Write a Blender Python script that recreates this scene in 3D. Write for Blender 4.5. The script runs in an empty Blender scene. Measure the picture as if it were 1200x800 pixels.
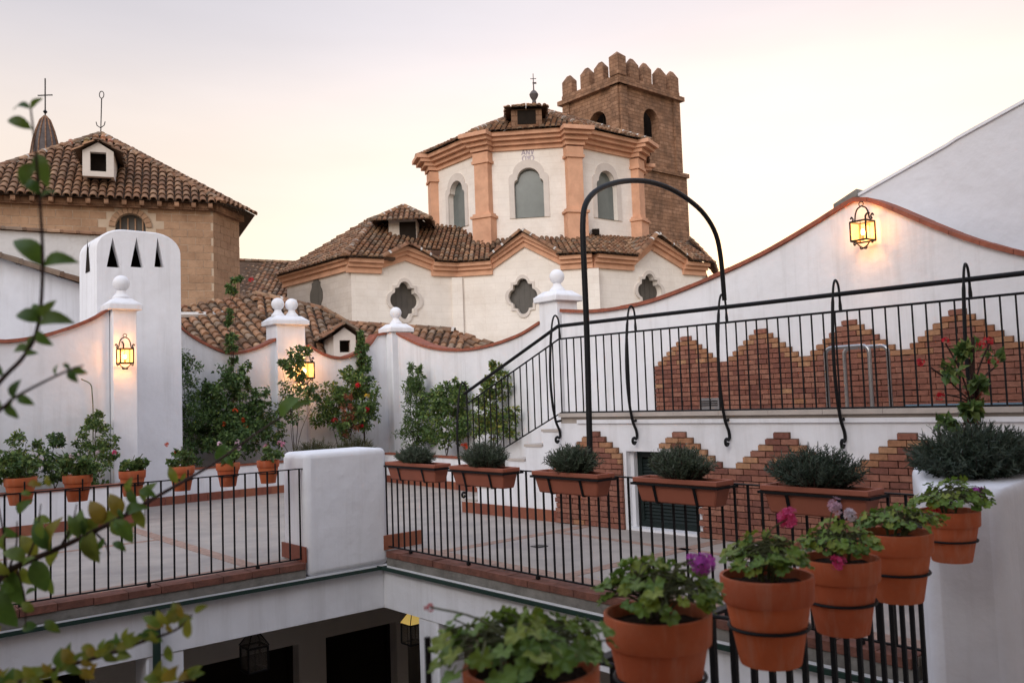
import bpy, bmesh, math, random
from mathutils import Vector, Matrix
from mathutils.geometry import tessellate_polygon
random.seed(11)
sc = bpy.context.scene
col = sc.collection
V = Vector
R = random.uniform
PI = math.pi

# ------------------------------------------------------------------ camera
F = 1020.0                                   # focal length in pixels of a 1200 px wide picture
PITCH, ROLL, EYE = math.atan(64.8 / F), math.radians(2.04), 1.64
fwd = V((0, math.cos(PITCH), math.sin(PITCH)))
r0, u0 = V((1, 0, 0)), V((0, -math.sin(PITCH), math.cos(PITCH)))
RT = r0 * math.cos(ROLL) - u0 * math.sin(ROLL)
UP = u0 * math.cos(ROLL) + r0 * math.sin(ROLL)
CAM = V((0, 0, EYE))
cd = bpy.data.cameras.new('camera')
cam = bpy.data.objects.new('camera', cd)
col.objects.link(cam)
m3 = Matrix((RT, UP, -fwd)).transposed()
cam.matrix_world = Matrix.Translation(CAM) @ m3.to_4x4()
cd.sensor_width = 36
cd.lens = F / 1200 * 36
cd.clip_start, cd.clip_end = 0.05, 3000
cd.dof.use_dof = True
cd.dof.focus_distance = 11
cd.dof.aperture_fstop = 4.5
sc.camera = cam

# ------------------------------------------------------------------ sky, sun, exposure
wd = bpy.data.worlds.new('World')
sc.world = wd
wd.use_nodes = True
nt = wd.node_tree
for n in list(nt.nodes):
    nt.nodes.remove(n)
def wn(t, **k):
    n = nt.nodes.new(t)
    for a, b in k.items():
        setattr(n, a, b)
    return n
out = wn('ShaderNodeOutputWorld')
bg = wn('ShaderNodeBackground')
bg2 = wn('ShaderNodeBackground')
add = wn('ShaderNodeAddShader')
sky = wn('ShaderNodeTexSky', sky_type='NISHITA', sun_disc=False)
sky.sun_elevation = math.radians(3)
sky.sun_rotation = math.radians(20)
sky.air_density, sky.dust_density, sky.ozone_density = 1.2, 1.5, 1.0
bg.inputs['Strength'].default_value = 0.04
nt.links.new(sky.outputs[0], bg.inputs['Color'])
# thin evening veil of high cloud: warm and bright low down, lavender overhead
tc = wn('ShaderNodeTexCoord')
sep = wn('ShaderNodeSeparateXYZ')
nt.links.new(tc.outputs['Generated'], sep.inputs[0])
ramp = wn('ShaderNodeValToRGB')
cr = ramp.color_ramp
cr.interpolation = 'EASE'
cr.elements[0].position = 0.0
cr.elements[0].color = (1.0, 0.79, 0.54, 1)
cr.elements[1].position = 1.0
cr.elements[1].color = (0.74, 0.82, 1.05, 1)
for p, c in ((0.10, (0.97, 0.80, 0.60)), (0.24, (0.83, 0.705, 0.63)), (0.42, (0.585, 0.55, 0.595)), (0.65, (0.70, 0.75, 0.92))):
    e = cr.elements.new(p)
    e.color = (*c, 1)
nt.links.new(sep.outputs['Z'], ramp.inputs[0])
dot = wn('ShaderNodeVectorMath', operation='DOT_PRODUCT')
nrm = wn('ShaderNodeVectorMath', operation='NORMALIZE')
nt.links.new(tc.outputs['Generated'], nrm.inputs[0])
nt.links.new(nrm.outputs[0], dot.inputs[0])
gdir = V((0.30, 1.0, 0.10)).normalized()
dot.inputs[1].default_value = gdir
mr = wn('ShaderNodeMapRange', interpolation_type='SMOOTHSTEP')
mr.inputs[1].default_value = 0.72
mr.inputs[2].default_value = 1.0
mr.inputs[3].default_value = 0.80
mr.inputs[4].default_value = 0.98
nt.links.new(dot.outputs['Value'], mr.inputs[0])
nt.links.new(mr.outputs[0], bg2.inputs['Strength'])
vl = wn('ShaderNodeMapping'); vl.inputs['Scale'].default_value = (1.2, 1.2, 5.0)
nt.links.new(tc.outputs['Generated'], vl.inputs[0])
vn = wn('ShaderNodeTexNoise'); vn.inputs['Scale'].default_value = 1.6; vn.inputs['Detail'].default_value = 5
nt.links.new(vl.outputs[0], vn.inputs['Vector'])
vm = wn('ShaderNodeMapRange')
vm.inputs[1].default_value = 0.3; vm.inputs[2].default_value = 0.7; vm.inputs[3].default_value = 0.93; vm.inputs[4].default_value = 1.07
nt.links.new(vn.outputs[0], vm.inputs[0])
vs = wn('ShaderNodeVectorMath', operation='SCALE')
nt.links.new(ramp.outputs[0], vs.inputs[0]); nt.links.new(vm.outputs[0], vs.inputs['Scale'])
nt.links.new(vs.outputs[0], bg2.inputs['Color'])
nt.links.new(bg.outputs[0], add.inputs[0])
nt.links.new(bg2.outputs[0], add.inputs[1])
nt.links.new(add.outputs[0], out.inputs[0])
sd = bpy.data.lights.new('sun', 'SUN')
sd.energy, sd.angle, sd.color = 1.15, math.radians(35), (1.0, 0.94, 0.88)
so = bpy.data.objects.new('sun', sd)
col.objects.link(so)
so.location = (0, -20, 30)
so.rotation_euler = (math.radians(64), 0, math.radians(-24))
sc.view_settings.view_transform = 'Standard'
sc.view_settings.look = 'None'
sc.view_settings.exposure = 0.47
sc.view_settings.gamma = 1.0
sc.render.engine = 'CYCLES'

# ------------------------------------------------------------------ projection helpers (photo pixel -> place in the world)
def ray(x, y):
    return fwd * F + RT * (x - 600) - UP * (y - 400)
def at(x, y, d):
    r = ray(x, y)
    return CAM + r * (d / r.y)
def atz(x, y, z):
    r = ray(x, y)
    return CAM + r * ((z - EYE) / r.z)
class Wall:
    """vertical plane: s along it, t out of it towards the viewer, z up"""
    def __init__(s, o, u, n=None):
        s.o = V((o[0], o[1], 0)); s.u = V((u[0], u[1], 0)).normalized()
        s.n = V((s.u.y, -s.u.x, 0)) if n is None else V((n[0], n[1], 0)).normalized()
        if n is None and s.n.dot(V((0, 0, 0)) - s.o) < 0:
            s.n = -s.n
    def __call__(s, a, t=0.0, z=0.0):
        return s.o + s.u * a + s.n * t + V((0, 0, z))
    def hit(s, x, y, t=0.0):
        r = ray(x, y)
        o = s.o + s.n * t
        k = (o - V((CAM.x, CAM.y, 0))).dot(s.n) / r.dot(s.n)
        p = CAM + r * k
        return (p - s.o).dot(s.u), p.z

# ------------------------------------------------------------------ object helpers
def thing(name, label, cat, loc=(0, 0, 0), group=None):
    o = bpy.data.objects.new(name, None)
    o.empty_display_size = 0.1
    col.objects.link(o)
    o.location = loc
    o['label'] = label; o['category'] = cat
    if group: o['group'] = group
    return o
def tag(o, label, cat, group=None):
    o['label'] = label; o['category'] = cat
    if group: o['group'] = group
    return o
def offs(parent):
    l = V((0, 0, 0))
    while parent is not None:
        l = l + parent.location
        parent = parent.parent
    return l
def link_mesh(name, me, parent=None, loc=None, rot=None, scale=None):
    o = bpy.data.objects.new(name, me)
    col.objects.link(o)
    if parent is not None:
        o.parent = parent
        o.location = (V(loc) if loc is not None else V((0, 0, 0))) - offs(parent)
    elif loc is not None:
        o.location = loc
    if rot is not None: o.rotation_euler = rot
    if scale is not None: o.scale = scale if hasattr(scale, '__len__') else (scale,) * 3
    return o
class MB:
    def __init__(s):
        s.v, s.f, s.c, s.cur = [], [], [], (1, 1, 1)
    def vert(s, p):
        s.v.append((p[0], p[1], p[2])); s.c.append(s.cur)
        return len(s.v) - 1
    def face(s, pts):
        s.f.append([s.vert(p) for p in pts])
    def hexa(s, p):                     # eight corners: bottom ring 0-3, top ring 4-7
        i = [s.vert(q) for q in p]
        for a in ((0, 3, 2, 1), (4, 5, 6, 7), (0, 1, 5, 4), (1, 2, 6, 5), (2, 3, 7, 6), (3, 0, 4, 7)):
            s.f.append([i[k] for k in a])
        return s
    def box(s, c, sz, u=(1, 0, 0), n=(0, 1, 0)):
        u = V((u[0], u[1], 0)).normalized() * sz[0] / 2; n = V((n[0], n[1], 0)).normalized() * sz[1] / 2
        c = V(c); z = V((0, 0, sz[2] / 2))
        return s.hexa([c - u - n - z, c + u - n - z, c + u + n - z, c - u + n - z, c - u - n + z, c + u - n + z, c + u + n + z, c - u + n + z])
    def fbox(s, fr, a0, a1, t0, t1, z0, z1):
        return s.hexa([fr(a0, t1, z0), fr(a1, t1, z0), fr(a1, t0, z0), fr(a0, t0, z0), fr(a0, t1, z1), fr(a1, t1, z1), fr(a1, t0, z1), fr(a0, t0, z1)])
    def tube(s, path, r, seg=8, cap=True):
        path = [V(p) for p in path]
        n = len(path)
        rs = r if hasattr(r, '__len__') else [r] * n
        t = (path[1] - path[0]).normalized()
        a = V((0, 0, 1)) if abs(t.z) < 0.9 else V((1, 0, 0))
        x = t.cross(a).normalized()
        rings = []
        for i, p in enumerate(path):
            if i == 0: d = path[1] - path[0]
            elif i == n - 1: d = path[-1] - path[-2]
            else: d = (path[i + 1] - path[i]).normalized() + (path[i] - path[i - 1]).normalized()
            if d.length < 1e-9: d = t
            d.normalize()
            x = (x - d * x.dot(d))
            if x.length < 1e-6: x = d.cross(V((0.3, 0.5, 0.8)))
            x.normalize()
            y = d.cross(x)
            rings.append([s.vert(p + (x * math.cos(2 * PI * k / seg) + y * math.sin(2 * PI * k / seg)) * rs[i]) for k in range(seg)])
        for i in range(n - 1):
            for k in range(seg):
                s.f.append([rings[i][k], rings[i][(k + 1) % seg], rings[i + 1][(k + 1) % seg], rings[i + 1][k]])
        if cap:
            s.f.append(rings[0][::-1]); s.f.append(rings[-1])
        return s
    def lathe(s, prof, c, seg=20, caps=True):
        c = V(c)
        rings = [[s.vert(c + V((r * math.cos(2 * PI * k / seg), r * math.sin(2 * PI * k / seg), z))) for k in range(seg)] for r, z in prof]
        for i in range(len(rings) - 1):
            for k in range(seg):
                s.f.append([rings[i][k], rings[i][(k + 1) % seg], rings[i + 1][(k + 1) % seg], rings[i + 1][k]])
        if caps:
            s.f.append(rings[0][::-1]); s.f.append(rings[-1])
        return s
    def prism(s, pts, vec):             # polygon swept along a vector
        pts = [V(p) for p in pts]; vec = V(vec)
        a = [s.vert(p) for p in pts]; b = [s.vert(p + vec) for p in pts]
        for t in tessellate_polygon([pts]):
            s.f.append([a[k] for k in t]); s.f.append([b[k] for k in t][::-1])
        n = len(pts)
        for i in range(n):
            s.f.append([a[i], a[(i + 1) % n], b[(i + 1) % n], b[i]])
        return s
    def panel(s, fr, outer, holes, t0, t1):   # slab with holes; fr(s,t,z); front at t0, back at t1
        loops = [outer] + list(holes)
        tri = tessellate_polygon([[V((p[0], p[1], 0)) for p in lp] for lp in loops])
        flat = [p for lp in loops for p in lp]
        a = [s.vert(fr(p[0], t0, p[1])) for p in flat]; b = [s.vert(fr(p[0], t1, p[1])) for p in flat]
        for t in tri:
            s.f.append([a[k] for k in t]); s.f.append([b[k] for k in t][::-1])
        k0 = 0
        for lp in loops:
            n = len(lp)
            for i in range(n):
                j = (i + 1) % n
                s.f.append([a[k0 + i], a[k0 + j], b[k0 + j], b[k0 + i]])
            k0 += n
        return s
    def mesh(s, name, mat, smooth=None, fix=True, tint=False):
        me = bpy.data.meshes.new(name)
        me.from_pydata(s.v, [], s.f)
        if tint:
            at_ = me.attributes.new('tint', 'FLOAT_COLOR', 'POINT')
            buf = []
            for c in s.c: buf += [c[0], c[1], c[2], 1.0]
            at_.data.foreach_set('color', buf)
        if fix:
            bm = bmesh.new(); bm.from_mesh(me)
            bmesh.ops.recalc_face_normals(bm, faces=bm.faces)
            bm.to_mesh(me); bm.free()
        if smooth is not None:
            me.polygons.foreach_set('use_smooth', [True] * len(me.polygons))
            me.set_sharp_from_angle(angle=math.radians(smooth))
        me.materials.append(mat)
        return me
    def build(s, name, mat, parent=None, smooth=None, fix=True, tint=False, bevel=0, seg=2):
        me = s.mesh(name, mat, smooth, fix, tint)
        c = V((0, 0, 0))
        for v in me.vertices: c += v.co
        c /= max(1, len(me.vertices))
        me.transform(Matrix.Translation(-c))
        o = link_mesh(name, me, parent, c)
        if bevel:
            b = o.modifiers.new('bevel', 'BEVEL')
            b.width = bevel; b.segments = seg; b.limit_method = 'ANGLE'; b.angle_limit = math.radians(40)
            b.harden_normals = False
            me.polygons.foreach_set('use_smooth', [True] * len(me.polygons))
            me.set_sharp_from_angle(angle=math.radians(50))
        return o
def structure(o):
    o['kind'] = 'structure'
    return o
def stuff(o):
    o['kind'] = 'stuff'
    return o
def lerp(a, b, k):
    return a + (b - a) * k
def catmull(pts, n=6):
    pts = [V(p) for p in pts]
    q = [pts[0] * 2 - pts[1]] + pts + [pts[-1] * 2 - pts[-2]]
    o = []
    for i in range(1, len(q) - 2):
        for k in range(n):
            t = k / n
            a, b, c, d = q[i - 1], q[i], q[i + 1], q[i + 2]
            o.append(0.5 * ((2 * b) + (c - a) * t + (2 * a - 5 * b + 4 * c - d) * t * t + (3 * b - a - 3 * c + d) * t ** 3))
    o.append(pts[-1])
    return o

# ------------------------------------------------------------------ materials
def pmat(name, base, rough=0.85, var=0.12, scale=3.0, bump=0.15, bscale=45.0, spec=0.25, src=None, metal=0.0,
         dark=None, dscale=1.2, damt=0.0, sheen=0.0, trans=0.0, dist=0.02, hv=0.0):
    m = bpy.data.materials.new(name)
    m.use_nodes = True
    t = m.node_tree
    b = t.nodes['Principled BSDF']
    N = t.nodes.new; L = t.links.new
    b.inputs['Roughness'].default_value = rough
    b.inputs['Specular IOR Level'].default_value = spec
    b.inputs['Metallic'].default_value = metal
    co = N('ShaderNodeTexCoord')
    g = N('ShaderNodeNewGeometry')
    noi = N('ShaderNodeTexNoise'); noi.inputs['Scale'].default_value = scale; noi.inputs['Detail'].default_value = 6
    noi.inputs['Roughness'].default_value = 0.62
    L(g.outputs['Position'], noi.inputs['Vector'])
    if src == 'tint':
        a = N('ShaderNodeAttribute'); a.attribute_name = 'tint'
        c0 = a.outputs['Color']
    elif isinstance(src, list):         # one colour out of a list per object
        oi = N('ShaderNodeObjectInfo'); rp = N('ShaderNodeValToRGB')
        rp.color_ramp.interpolation = 'LINEAR'
        els = rp.color_ramp.elements
        els[0].color = (*src[0], 1); els[1].color = (*src[-1], 1)
        for i, c in enumerate(src[1:-1]):
            e = els.new((i + 1) / (len(src) - 1)); e.color = (*c, 1)
        L(oi.outputs['Random'], rp.inputs[0])
        c0 = rp.outputs[0]
    else:
        rgb = N('ShaderNodeRGB'); rgb.outputs[0].default_value = (*base, 1)
        c0 = rgb.outputs[0]
    mp = N('ShaderNodeMapRange')
    mp.inputs[1].default_value = 0.3; mp.inputs[2].default_value = 0.7
    mp.inputs[3].default_value = 1 - var; mp.inputs[4].default_value = 1 + var
    L(noi.outputs[0], mp.inputs[0])
    mul = N('ShaderNodeVectorMath'); mul.operation = 'SCALE'
    L(c0, mul.inputs[0]); L(mp.outputs[0], mul.inputs['Scale'])
    c1 = mul.outputs[0]
    if dark is not None:
        n2 = N('ShaderNodeTexNoise'); n2.inputs['Scale'].default_value = dscale; n2.inputs['Detail'].default_value = 8
        n2.inputs['Roughness'].default_value = 0.7
        L(g.outputs['Position'], n2.inputs['Vector'])
        m2 = N('ShaderNodeMapRange'); m2.inputs[1].default_value = 0.48; m2.inputs[2].default_value = 0.72
        m2.inputs[3].default_value = 0; m2.inputs[4].default_value = damt
        L(n2.outputs[0], m2.inputs[0])
        mx = N('ShaderNodeMix'); mx.data_type = 'RGBA'
        L(m2.outputs[0], mx.inputs[0]); L(c1, mx.inputs[6]); mx.inputs[7].default_value = (*dark, 1)
        c1 = mx.outputs[2]
    L(c1, b.inputs['Base Color'])
    if bump:
        nb = N('ShaderNodeTexNoise'); nb.inputs['Scale'].default_value = bscale; nb.inputs['Detail'].default_value = 5
        L(g.outputs['Position'], nb.inputs['Vector'])
        bp = N('ShaderNodeBump'); bp.inputs['Strength'].default_value = bump; bp.inputs['Distance'].default_value = dist
        L(nb.outputs[0], bp.inputs['Height']); L(bp.outputs[0], b.inputs['Normal'])
    if trans:
        tr = N('ShaderNodeBsdfTranslucent'); L(c1, tr.inputs[0])
        ms = N('ShaderNodeMixShader'); ms.inputs[0].default_value = trans
        L(b.outputs[0], ms.inputs[1]); L(tr.outputs[0], ms.inputs[2])
        L(ms.outputs[0], t.nodes['Material Output'].inputs[0])
    return m
def glow(name, c, e):
    m = bpy.data.materials.new(name); m.use_nodes = True
    b = m.node_tree.nodes['Principled BSDF']
    b.inputs['Base Color'].default_value = (*c, 1)
    b.inputs['Emission Color'].default_value = (*c, 1)
    b.inputs['Emission Strength'].default_value = e
    return m
def ashlar(name, base, joint, bw, bh, msz=0.012, var=0.1, dark=None, damt=0.0, rough=0.9, bump=0.5, fr=None, c2=None):
    """coursed masonry too far away to pick apart, laid out along the wall by its own direction"""
    m = pmat(name, base, rough=rough, var=var, scale=1.5, bump=0.3, bscale=9, dark=dark, damt=damt, dscale=0.6, dist=0.05)
    t = m.node_tree; N = t.nodes.new; L = t.links.new
    b = t.nodes['Principled BSDF']
    g = N('ShaderNodeNewGeometry')
    sp = N('ShaderNodeSeparateXYZ'); L(g.outputs['Position'], sp.inputs[0])
    # horizontal coordinate = position . (z x normal)
    cr_ = N('ShaderNodeVectorMath'); cr_.operation = 'CROSS_PRODUCT'
    cr_.inputs[0].default_value = (0, 0, 1); L(g.outputs['True Normal'], cr_.inputs[1])
    nm = N('ShaderNodeVectorMath'); nm.operation = 'NORMALIZE'; L(cr_.outputs[0], nm.inputs[0])
    dp = N('ShaderNodeVectorMath'); dp.operation = 'DOT_PRODUCT'; L(nm.outputs[0], dp.inputs[0]); L(g.outputs['Position'], dp.inputs[1])
    cb = N('ShaderNodeCombineXYZ'); L(dp.outputs['Value'], cb.inputs[0]); L(sp.outputs['Z'], cb.inputs[1])
    br = N('ShaderNodeTexBrick')
    L(cb.outputs[0], br.inputs['Vector'])
    br.inputs['Scale'].default_value = 1.0
    br.inputs['Brick Width'].default_value = bw; br.inputs['Row Height'].default_value = bh
    br.inputs['Mortar Size'].default_value = msz; br.inputs['Mortar Smooth'].default_value = 0.3
    br.inputs['Bias'].default_value = 0.0
    br.inputs['Color1'].default_value = (1, 1, 1, 1)
    br.inputs['Color2'].default_value = (*(c2 or (0.9, 0.88, 0.86)), 1)
    br.inputs['Mortar'].default_value = (*joint, 1)
    old = b.inputs['Base Color'].links[0].from_socket
    mx = N('ShaderNodeMix'); mx.data_type = 'RGBA'; mx.blend_type = 'MULTIPLY'; mx.inputs[0].default_value = 1
    L(old, mx.inputs[6]); L(br.outputs['Color'], mx.inputs[7]); L(mx.outputs[2], b.inputs['Base Color'])
    bp = N('ShaderNodeBump'); bp.inputs['Strength'].default_value = bump; bp.inputs['Distance'].default_value = 0.04; bp.invert = True
    L(br.outputs['Fac'], bp.inputs['Height'])
    L(b.inputs['Normal'].links[0].from_socket, bp.inputs['Normal']); L(bp.outputs[0], b.inputs['Normal'])
    return m
def streaky(m, amt, tint=(0.42, 0.40, 0.38), sc_=(5.0, 5.0, 0.35)):
    """vertical rain streaks and grime"""
    t = m.node_tree; N = t.nodes.new; L = t.links.new
    b = t.nodes['Principled BSDF']
    g = N('ShaderNodeNewGeometry'); mp = N('ShaderNodeMapping'); mp.inputs['Scale'].default_value = sc_
    L(g.outputs['Position'], mp.inputs[0])
    n = N('ShaderNodeTexNoise'); n.inputs['Scale'].default_value = 1.0; n.inputs['Detail'].default_value = 7; n.inputs['Roughness'].default_value = 0.65
    L(mp.outputs[0], n.inputs['Vector'])
    r = N('ShaderNodeMapRange'); r.inputs[1].default_value = 0.50; r.inputs[2].default_value = 0.78; r.inputs[3].default_value = 0; r.inputs[4].default_value = amt
    L(n.outputs[0], r.inputs[0])
    mx = N('ShaderNodeMix'); mx.data_type = 'RGBA'
    L(r.outputs[0], mx.inputs[0]); L(b.inputs['Base Color'].links[0].from_socket, mx.inputs[6]); mx.inputs[7].default_value = (*tint, 1)
    L(mx.outputs[2], b.inputs['Base Color'])
    return m
M = {}
M['white'] = streaky(pmat('whitewash', (0.85, 0.855, 0.88), 0.9, 0.04, 1.4, 0.45, 5, 0.15, dark=(0.60, 0.58, 0.57), dscale=0.9, damt=0.3, dist=0.03), 0.34)
M['white_old'] = pmat('old_whitewash', (0.68, 0.66, 0.64), 0.92, 0.06, 1.1, 0.3, 10, 0.15, dark=(0.45, 0.40, 0.35), dscale=1.3, damt=0.5, dist=0.05)
M['gable'] = pmat('rough_whitewash', (0.76, 0.765, 0.80), 0.9, 0.05, 1.0, 0.9, 1.6, 0.15, dark=(0.60, 0.59, 0.60), dscale=0.7, damt=0.4, dist=0.06)
M['inner'] = pmat('gallery_wall', (0.66, 0.61, 0.56), 0.9, 0.04, 2, 0.1, 30, 0.2)
M['red'] = pmat('red_clay_edging', (0.30, 0.095, 0.055), 0.75, 0.25, 9, 0.2, 60, 0.3, dark=(0.15, 0.06, 0.045), dscale=5, damt=0.6)
M['kerb'] = pmat('weathered_clay_kerb', (0.20, 0.085, 0.06), 0.8, 0.35, 9, 0.3, 60, 0.25, dark=(0.10, 0.06, 0.048), dscale=5, damt=0.8)
M['skirt'] = pmat('red_clay_skirting', None, 0.6, 0.15, 12, 0.1, 60, 0.35, src=[(0.27, 0.085, 0.05), (0.22, 0.07, 0.045), (0.31, 0.11, 0.06), (0.24, 0.075, 0.05)])
M['slab'] = streaky(pmat('concrete_floor', (0.41, 0.36, 0.315), 0.75, 0.14, 2.2, 0.12, 60, 0.3, dark=(0.28, 0.25, 0.23), dscale=1.6, damt=0.8), 0.35, (0.25, 0.22, 0.20), (0.8, 3.0, 1.0))
M['strip'] = pmat('floor_brick_strip', (0.36, 0.235, 0.18), 0.8, 0.3, 14, 0.2, 60, 0.3)
M['conc'] = pmat('grey_cement', (0.24, 0.225, 0.20), 0.9, 0.25, 5, 0.4, 30, 0.2, dark=(0.10, 0.09, 0.08), dscale=3, damt=0.8)
M['door'] = pmat('dark_green_door', (0.008, 0.016, 0.014), 0.5, 0.2, 8, 0, 1, 0.3)
M['green'] = pmat('dark_green_gutter', (0.012, 0.035, 0.026), 0.45, 0.2, 8, 0, 1, 0.5)
M['iron'] = pmat('black_iron', (0.008, 0.008, 0.009), 0.55, 0.2, 30, 0.05, 90, 0.22)
M['steel'] = pmat('brushed_steel', (0.45, 0.45, 0.46), 0.32, 0.08, 20, 0, 1, 0.5, metal=1.0)
M['brick'] = pmat('red_brick', None, 0.9, 0.22, 22, 0.5, 70, 0.15, src=[(0.25, 0.105, 0.075), (0.30, 0.13, 0.09), (0.21, 0.09, 0.068), (0.32, 0.15, 0.105), (0.27, 0.115, 0.08)], dist=0.01)
M['brick_tan'] = pmat('tan_edge_brick', None, 0.9, 0.2, 22, 0.5, 70, 0.15, src=[(0.36, 0.18, 0.10), (0.42, 0.23, 0.13), (0.33, 0.145, 0.08)], dist=0.01)
M['mortar'] = pmat('mortar', (0.15, 0.095, 0.07), 0.95, 0.2, 20, 0.3, 60, 0.1)
M['clay'] = streaky(pmat('terracotta', None, 0.72, 0.10, 7, 0.08, 60, 0.3, src=[(0.58, 0.13, 0.042), (0.64, 0.165, 0.06), (0.50, 0.11, 0.042), (0.61, 0.15, 0.055)], dark=(0.60, 0.30, 0.19), dscale=5, damt=0.32), 0.4, (0.62, 0.36, 0.25), (22.0, 22.0, 3.0))
M['planter'] = pmat('planter_plastic', (0.33, 0.105, 0.062), 0.6, 0.08, 6, 0.03, 60, 0.35)
M['soil'] = pmat('soil', (0.035, 0.022, 0.015), 0.95, 0.4, 40, 0.8, 90, 0.1)
M['leaf'] = pmat('leaf', None, 0.5, 0.15, 60, 0, 1, 0.35, src='tint', trans=0.25)
M['gleaf'] = pmat('geranium_leaf', None, 0.5, 0.2, 50, 0.15, 120, 0.35, src=[(0.13, 0.23, 0.032), (0.19, 0.30, 0.038), (0.09, 0.18, 0.032), (0.28, 0.34, 0.042), (0.15, 0.24, 0.034)], trans=0.25)
M['bleaf'] = pmat('vine_leaf', None, 0.45, 0.15, 50, 0.1, 120, 0.4, src=[(0.07, 0.15, 0.028), (0.13, 0.23, 0.032), (0.05, 0.115, 0.026), (0.20, 0.28, 0.038), (0.09, 0.17, 0.03)], trans=0.4)
M['yleaf'] = pmat('yellowing_leaf', None, 0.5, 0.2, 40, 0.1, 120, 0.35, src=[(0.16, 0.24, 0.035), (0.30, 0.30, 0.035), (0.11, 0.19, 0.03), (0.34, 0.22, 0.03), (0.22, 0.28, 0.035)], trans=0.4)
M['stem'] = pmat('plant_stem', (0.09, 0.10, 0.035), 0.7, 0.25, 30, 0, 1, 0.3)
M['wood'] = pmat('woody_stem', (0.055, 0.032, 0.026), 0.8, 0.3, 30, 0.3, 90, 0.2)
M['petal'] = pmat('petals', None, 0.6, 0.1, 30, 0, 1, 0.25, src='tint', trans=0.3)
M['tile'] = pmat('roof_tiles', None, 0.92, 0.25, 3, 0.4, 22, 0.1, src='tint', dark=(0.13, 0.105, 0.08), dscale=2.5, damt=0.75)
M['tile_obj'] = pmat('roof_tile', None, 0.92, 0.25, 3, 0.4, 22, 0.1, src=[(0.29, 0.16, 0.095), (0.23, 0.125, 0.077), (0.35, 0.215, 0.135), (0.19, 0.11, 0.072), (0.31, 0.17, 0.10)], dark=(0.15, 0.12, 0.09), dscale=2.5, damt=0.6)
M['tile_bed'] = pmat('roof_bed', (0.10, 0.065, 0.045), 0.95, 0.3, 3, 0.3, 20, 0.1)
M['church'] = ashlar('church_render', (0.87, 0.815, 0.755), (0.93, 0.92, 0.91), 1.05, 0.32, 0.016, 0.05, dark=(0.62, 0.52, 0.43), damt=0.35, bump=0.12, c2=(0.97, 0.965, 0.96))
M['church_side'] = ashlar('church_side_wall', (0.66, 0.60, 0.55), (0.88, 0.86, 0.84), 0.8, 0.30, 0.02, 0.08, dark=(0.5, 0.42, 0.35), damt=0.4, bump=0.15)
M['orange'] = pmat('ochre_trim', (0.66, 0.375, 0.245), 0.85, 0.14, 1.6, 0.2, 8, 0.15, dark=(0.44, 0.22, 0.14), dscale=1.2, damt=0.5, dist=0.05)
M['trimwhite'] = pmat('pale_stone', (0.66, 0.60, 0.55), 0.9, 0.08, 2, 0.2, 8, 0.15)
M['tower'] = streaky(ashlar('tower_stone', (0.355, 0.205, 0.13), (0.66, 0.62, 0.58), 0.56, 0.27, 0.025, 0.35, dark=(0.15, 0.09, 0.06), damt=0.9, bump=0.9, c2=(0.72, 0.68, 0.64)), 0.6, (0.13, 0.085, 0.06), (1.2, 1.2, 0.25))
M['stone'] = pmat('sandstone_block', None, 0.92, 0.14, 2.0, 0.4, 12, 0.15, src=[(0.40, 0.25, 0.16), (0.43, 0.275, 0.18), (0.37, 0.23, 0.148), (0.41, 0.26, 0.168)], dark=(0.25, 0.14, 0.085), dscale=0.9, damt=0.75, dist=0.04)
M['joint'] = pmat('stone_joint', (0.52, 0.41, 0.31), 0.95, 0.1, 3, 0.2, 20, 0.1)
M['glass'] = pmat('church_glass', (0.13, 0.15, 0.145), 0.18, 0.15, 1.2, 0, 1, 0.5)
M['darkglass'] = pmat('quatrefoil_glass', (0.07, 0.062, 0.054), 0.5, 0.2, 2, 0, 1, 0.5)
M['dark'] = pmat('dark_interior', (0.02, 0.015, 0.012), 0.9, 0.2, 3, 0, 1, 0.1)
M['slate'] = pmat('spire_slate', (0.12, 0.105, 0.105), 0.8, 0.3, 4, 0.3, 20, 0.2)
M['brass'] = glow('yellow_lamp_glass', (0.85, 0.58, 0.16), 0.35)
M['ground'] = pmat('earth', (0.16, 0.13, 0.10), 0.95, 0.2, 0.3, 0.2, 4, 0.1)
M['court'] = pmat('courtyard_paving', (0.14, 0.12, 0.10), 0.85, 0.15, 2, 0.1, 30, 0.2)
M['pool'] = pmat('pool_edge_tile', (0.16, 0.27, 0.36), 0.3, 0.15, 12, 0, 1, 0.5)
M['coping'] = pmat('pale_stone_coping', (0.52, 0.46, 0.41), 0.8, 0.12, 4, 0.1, 40, 0.25)
M['bulb'] = glow('lit_bulb', (1.0, 0.62, 0.22), 26)
M['lampglass'] = None
def lampglass(name, c, al, e):
    m = bpy.data.materials.new(name); m.use_nodes = True
    t = m.node_tree; b = t.nodes['Principled BSDF']
    b.inputs['Base Color'].default_value = (*c, 1); b.inputs['Roughness'].default_value = 0.35
    b.inputs['Alpha'].default_value = al
    if e:
        b.inputs['Emission Color'].default_value = (*c, 1); b.inputs['Emission Strength'].default_value = e
    return m
M['lampglass'] = lampglass('amber_glass', (1.0, 0.50, 0.12), 0.35, 0.7)
M['dimglass'] = lampglass('unlit_lamp_glass', (0.10, 0.085, 0.07), 0.55, 0)

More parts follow.
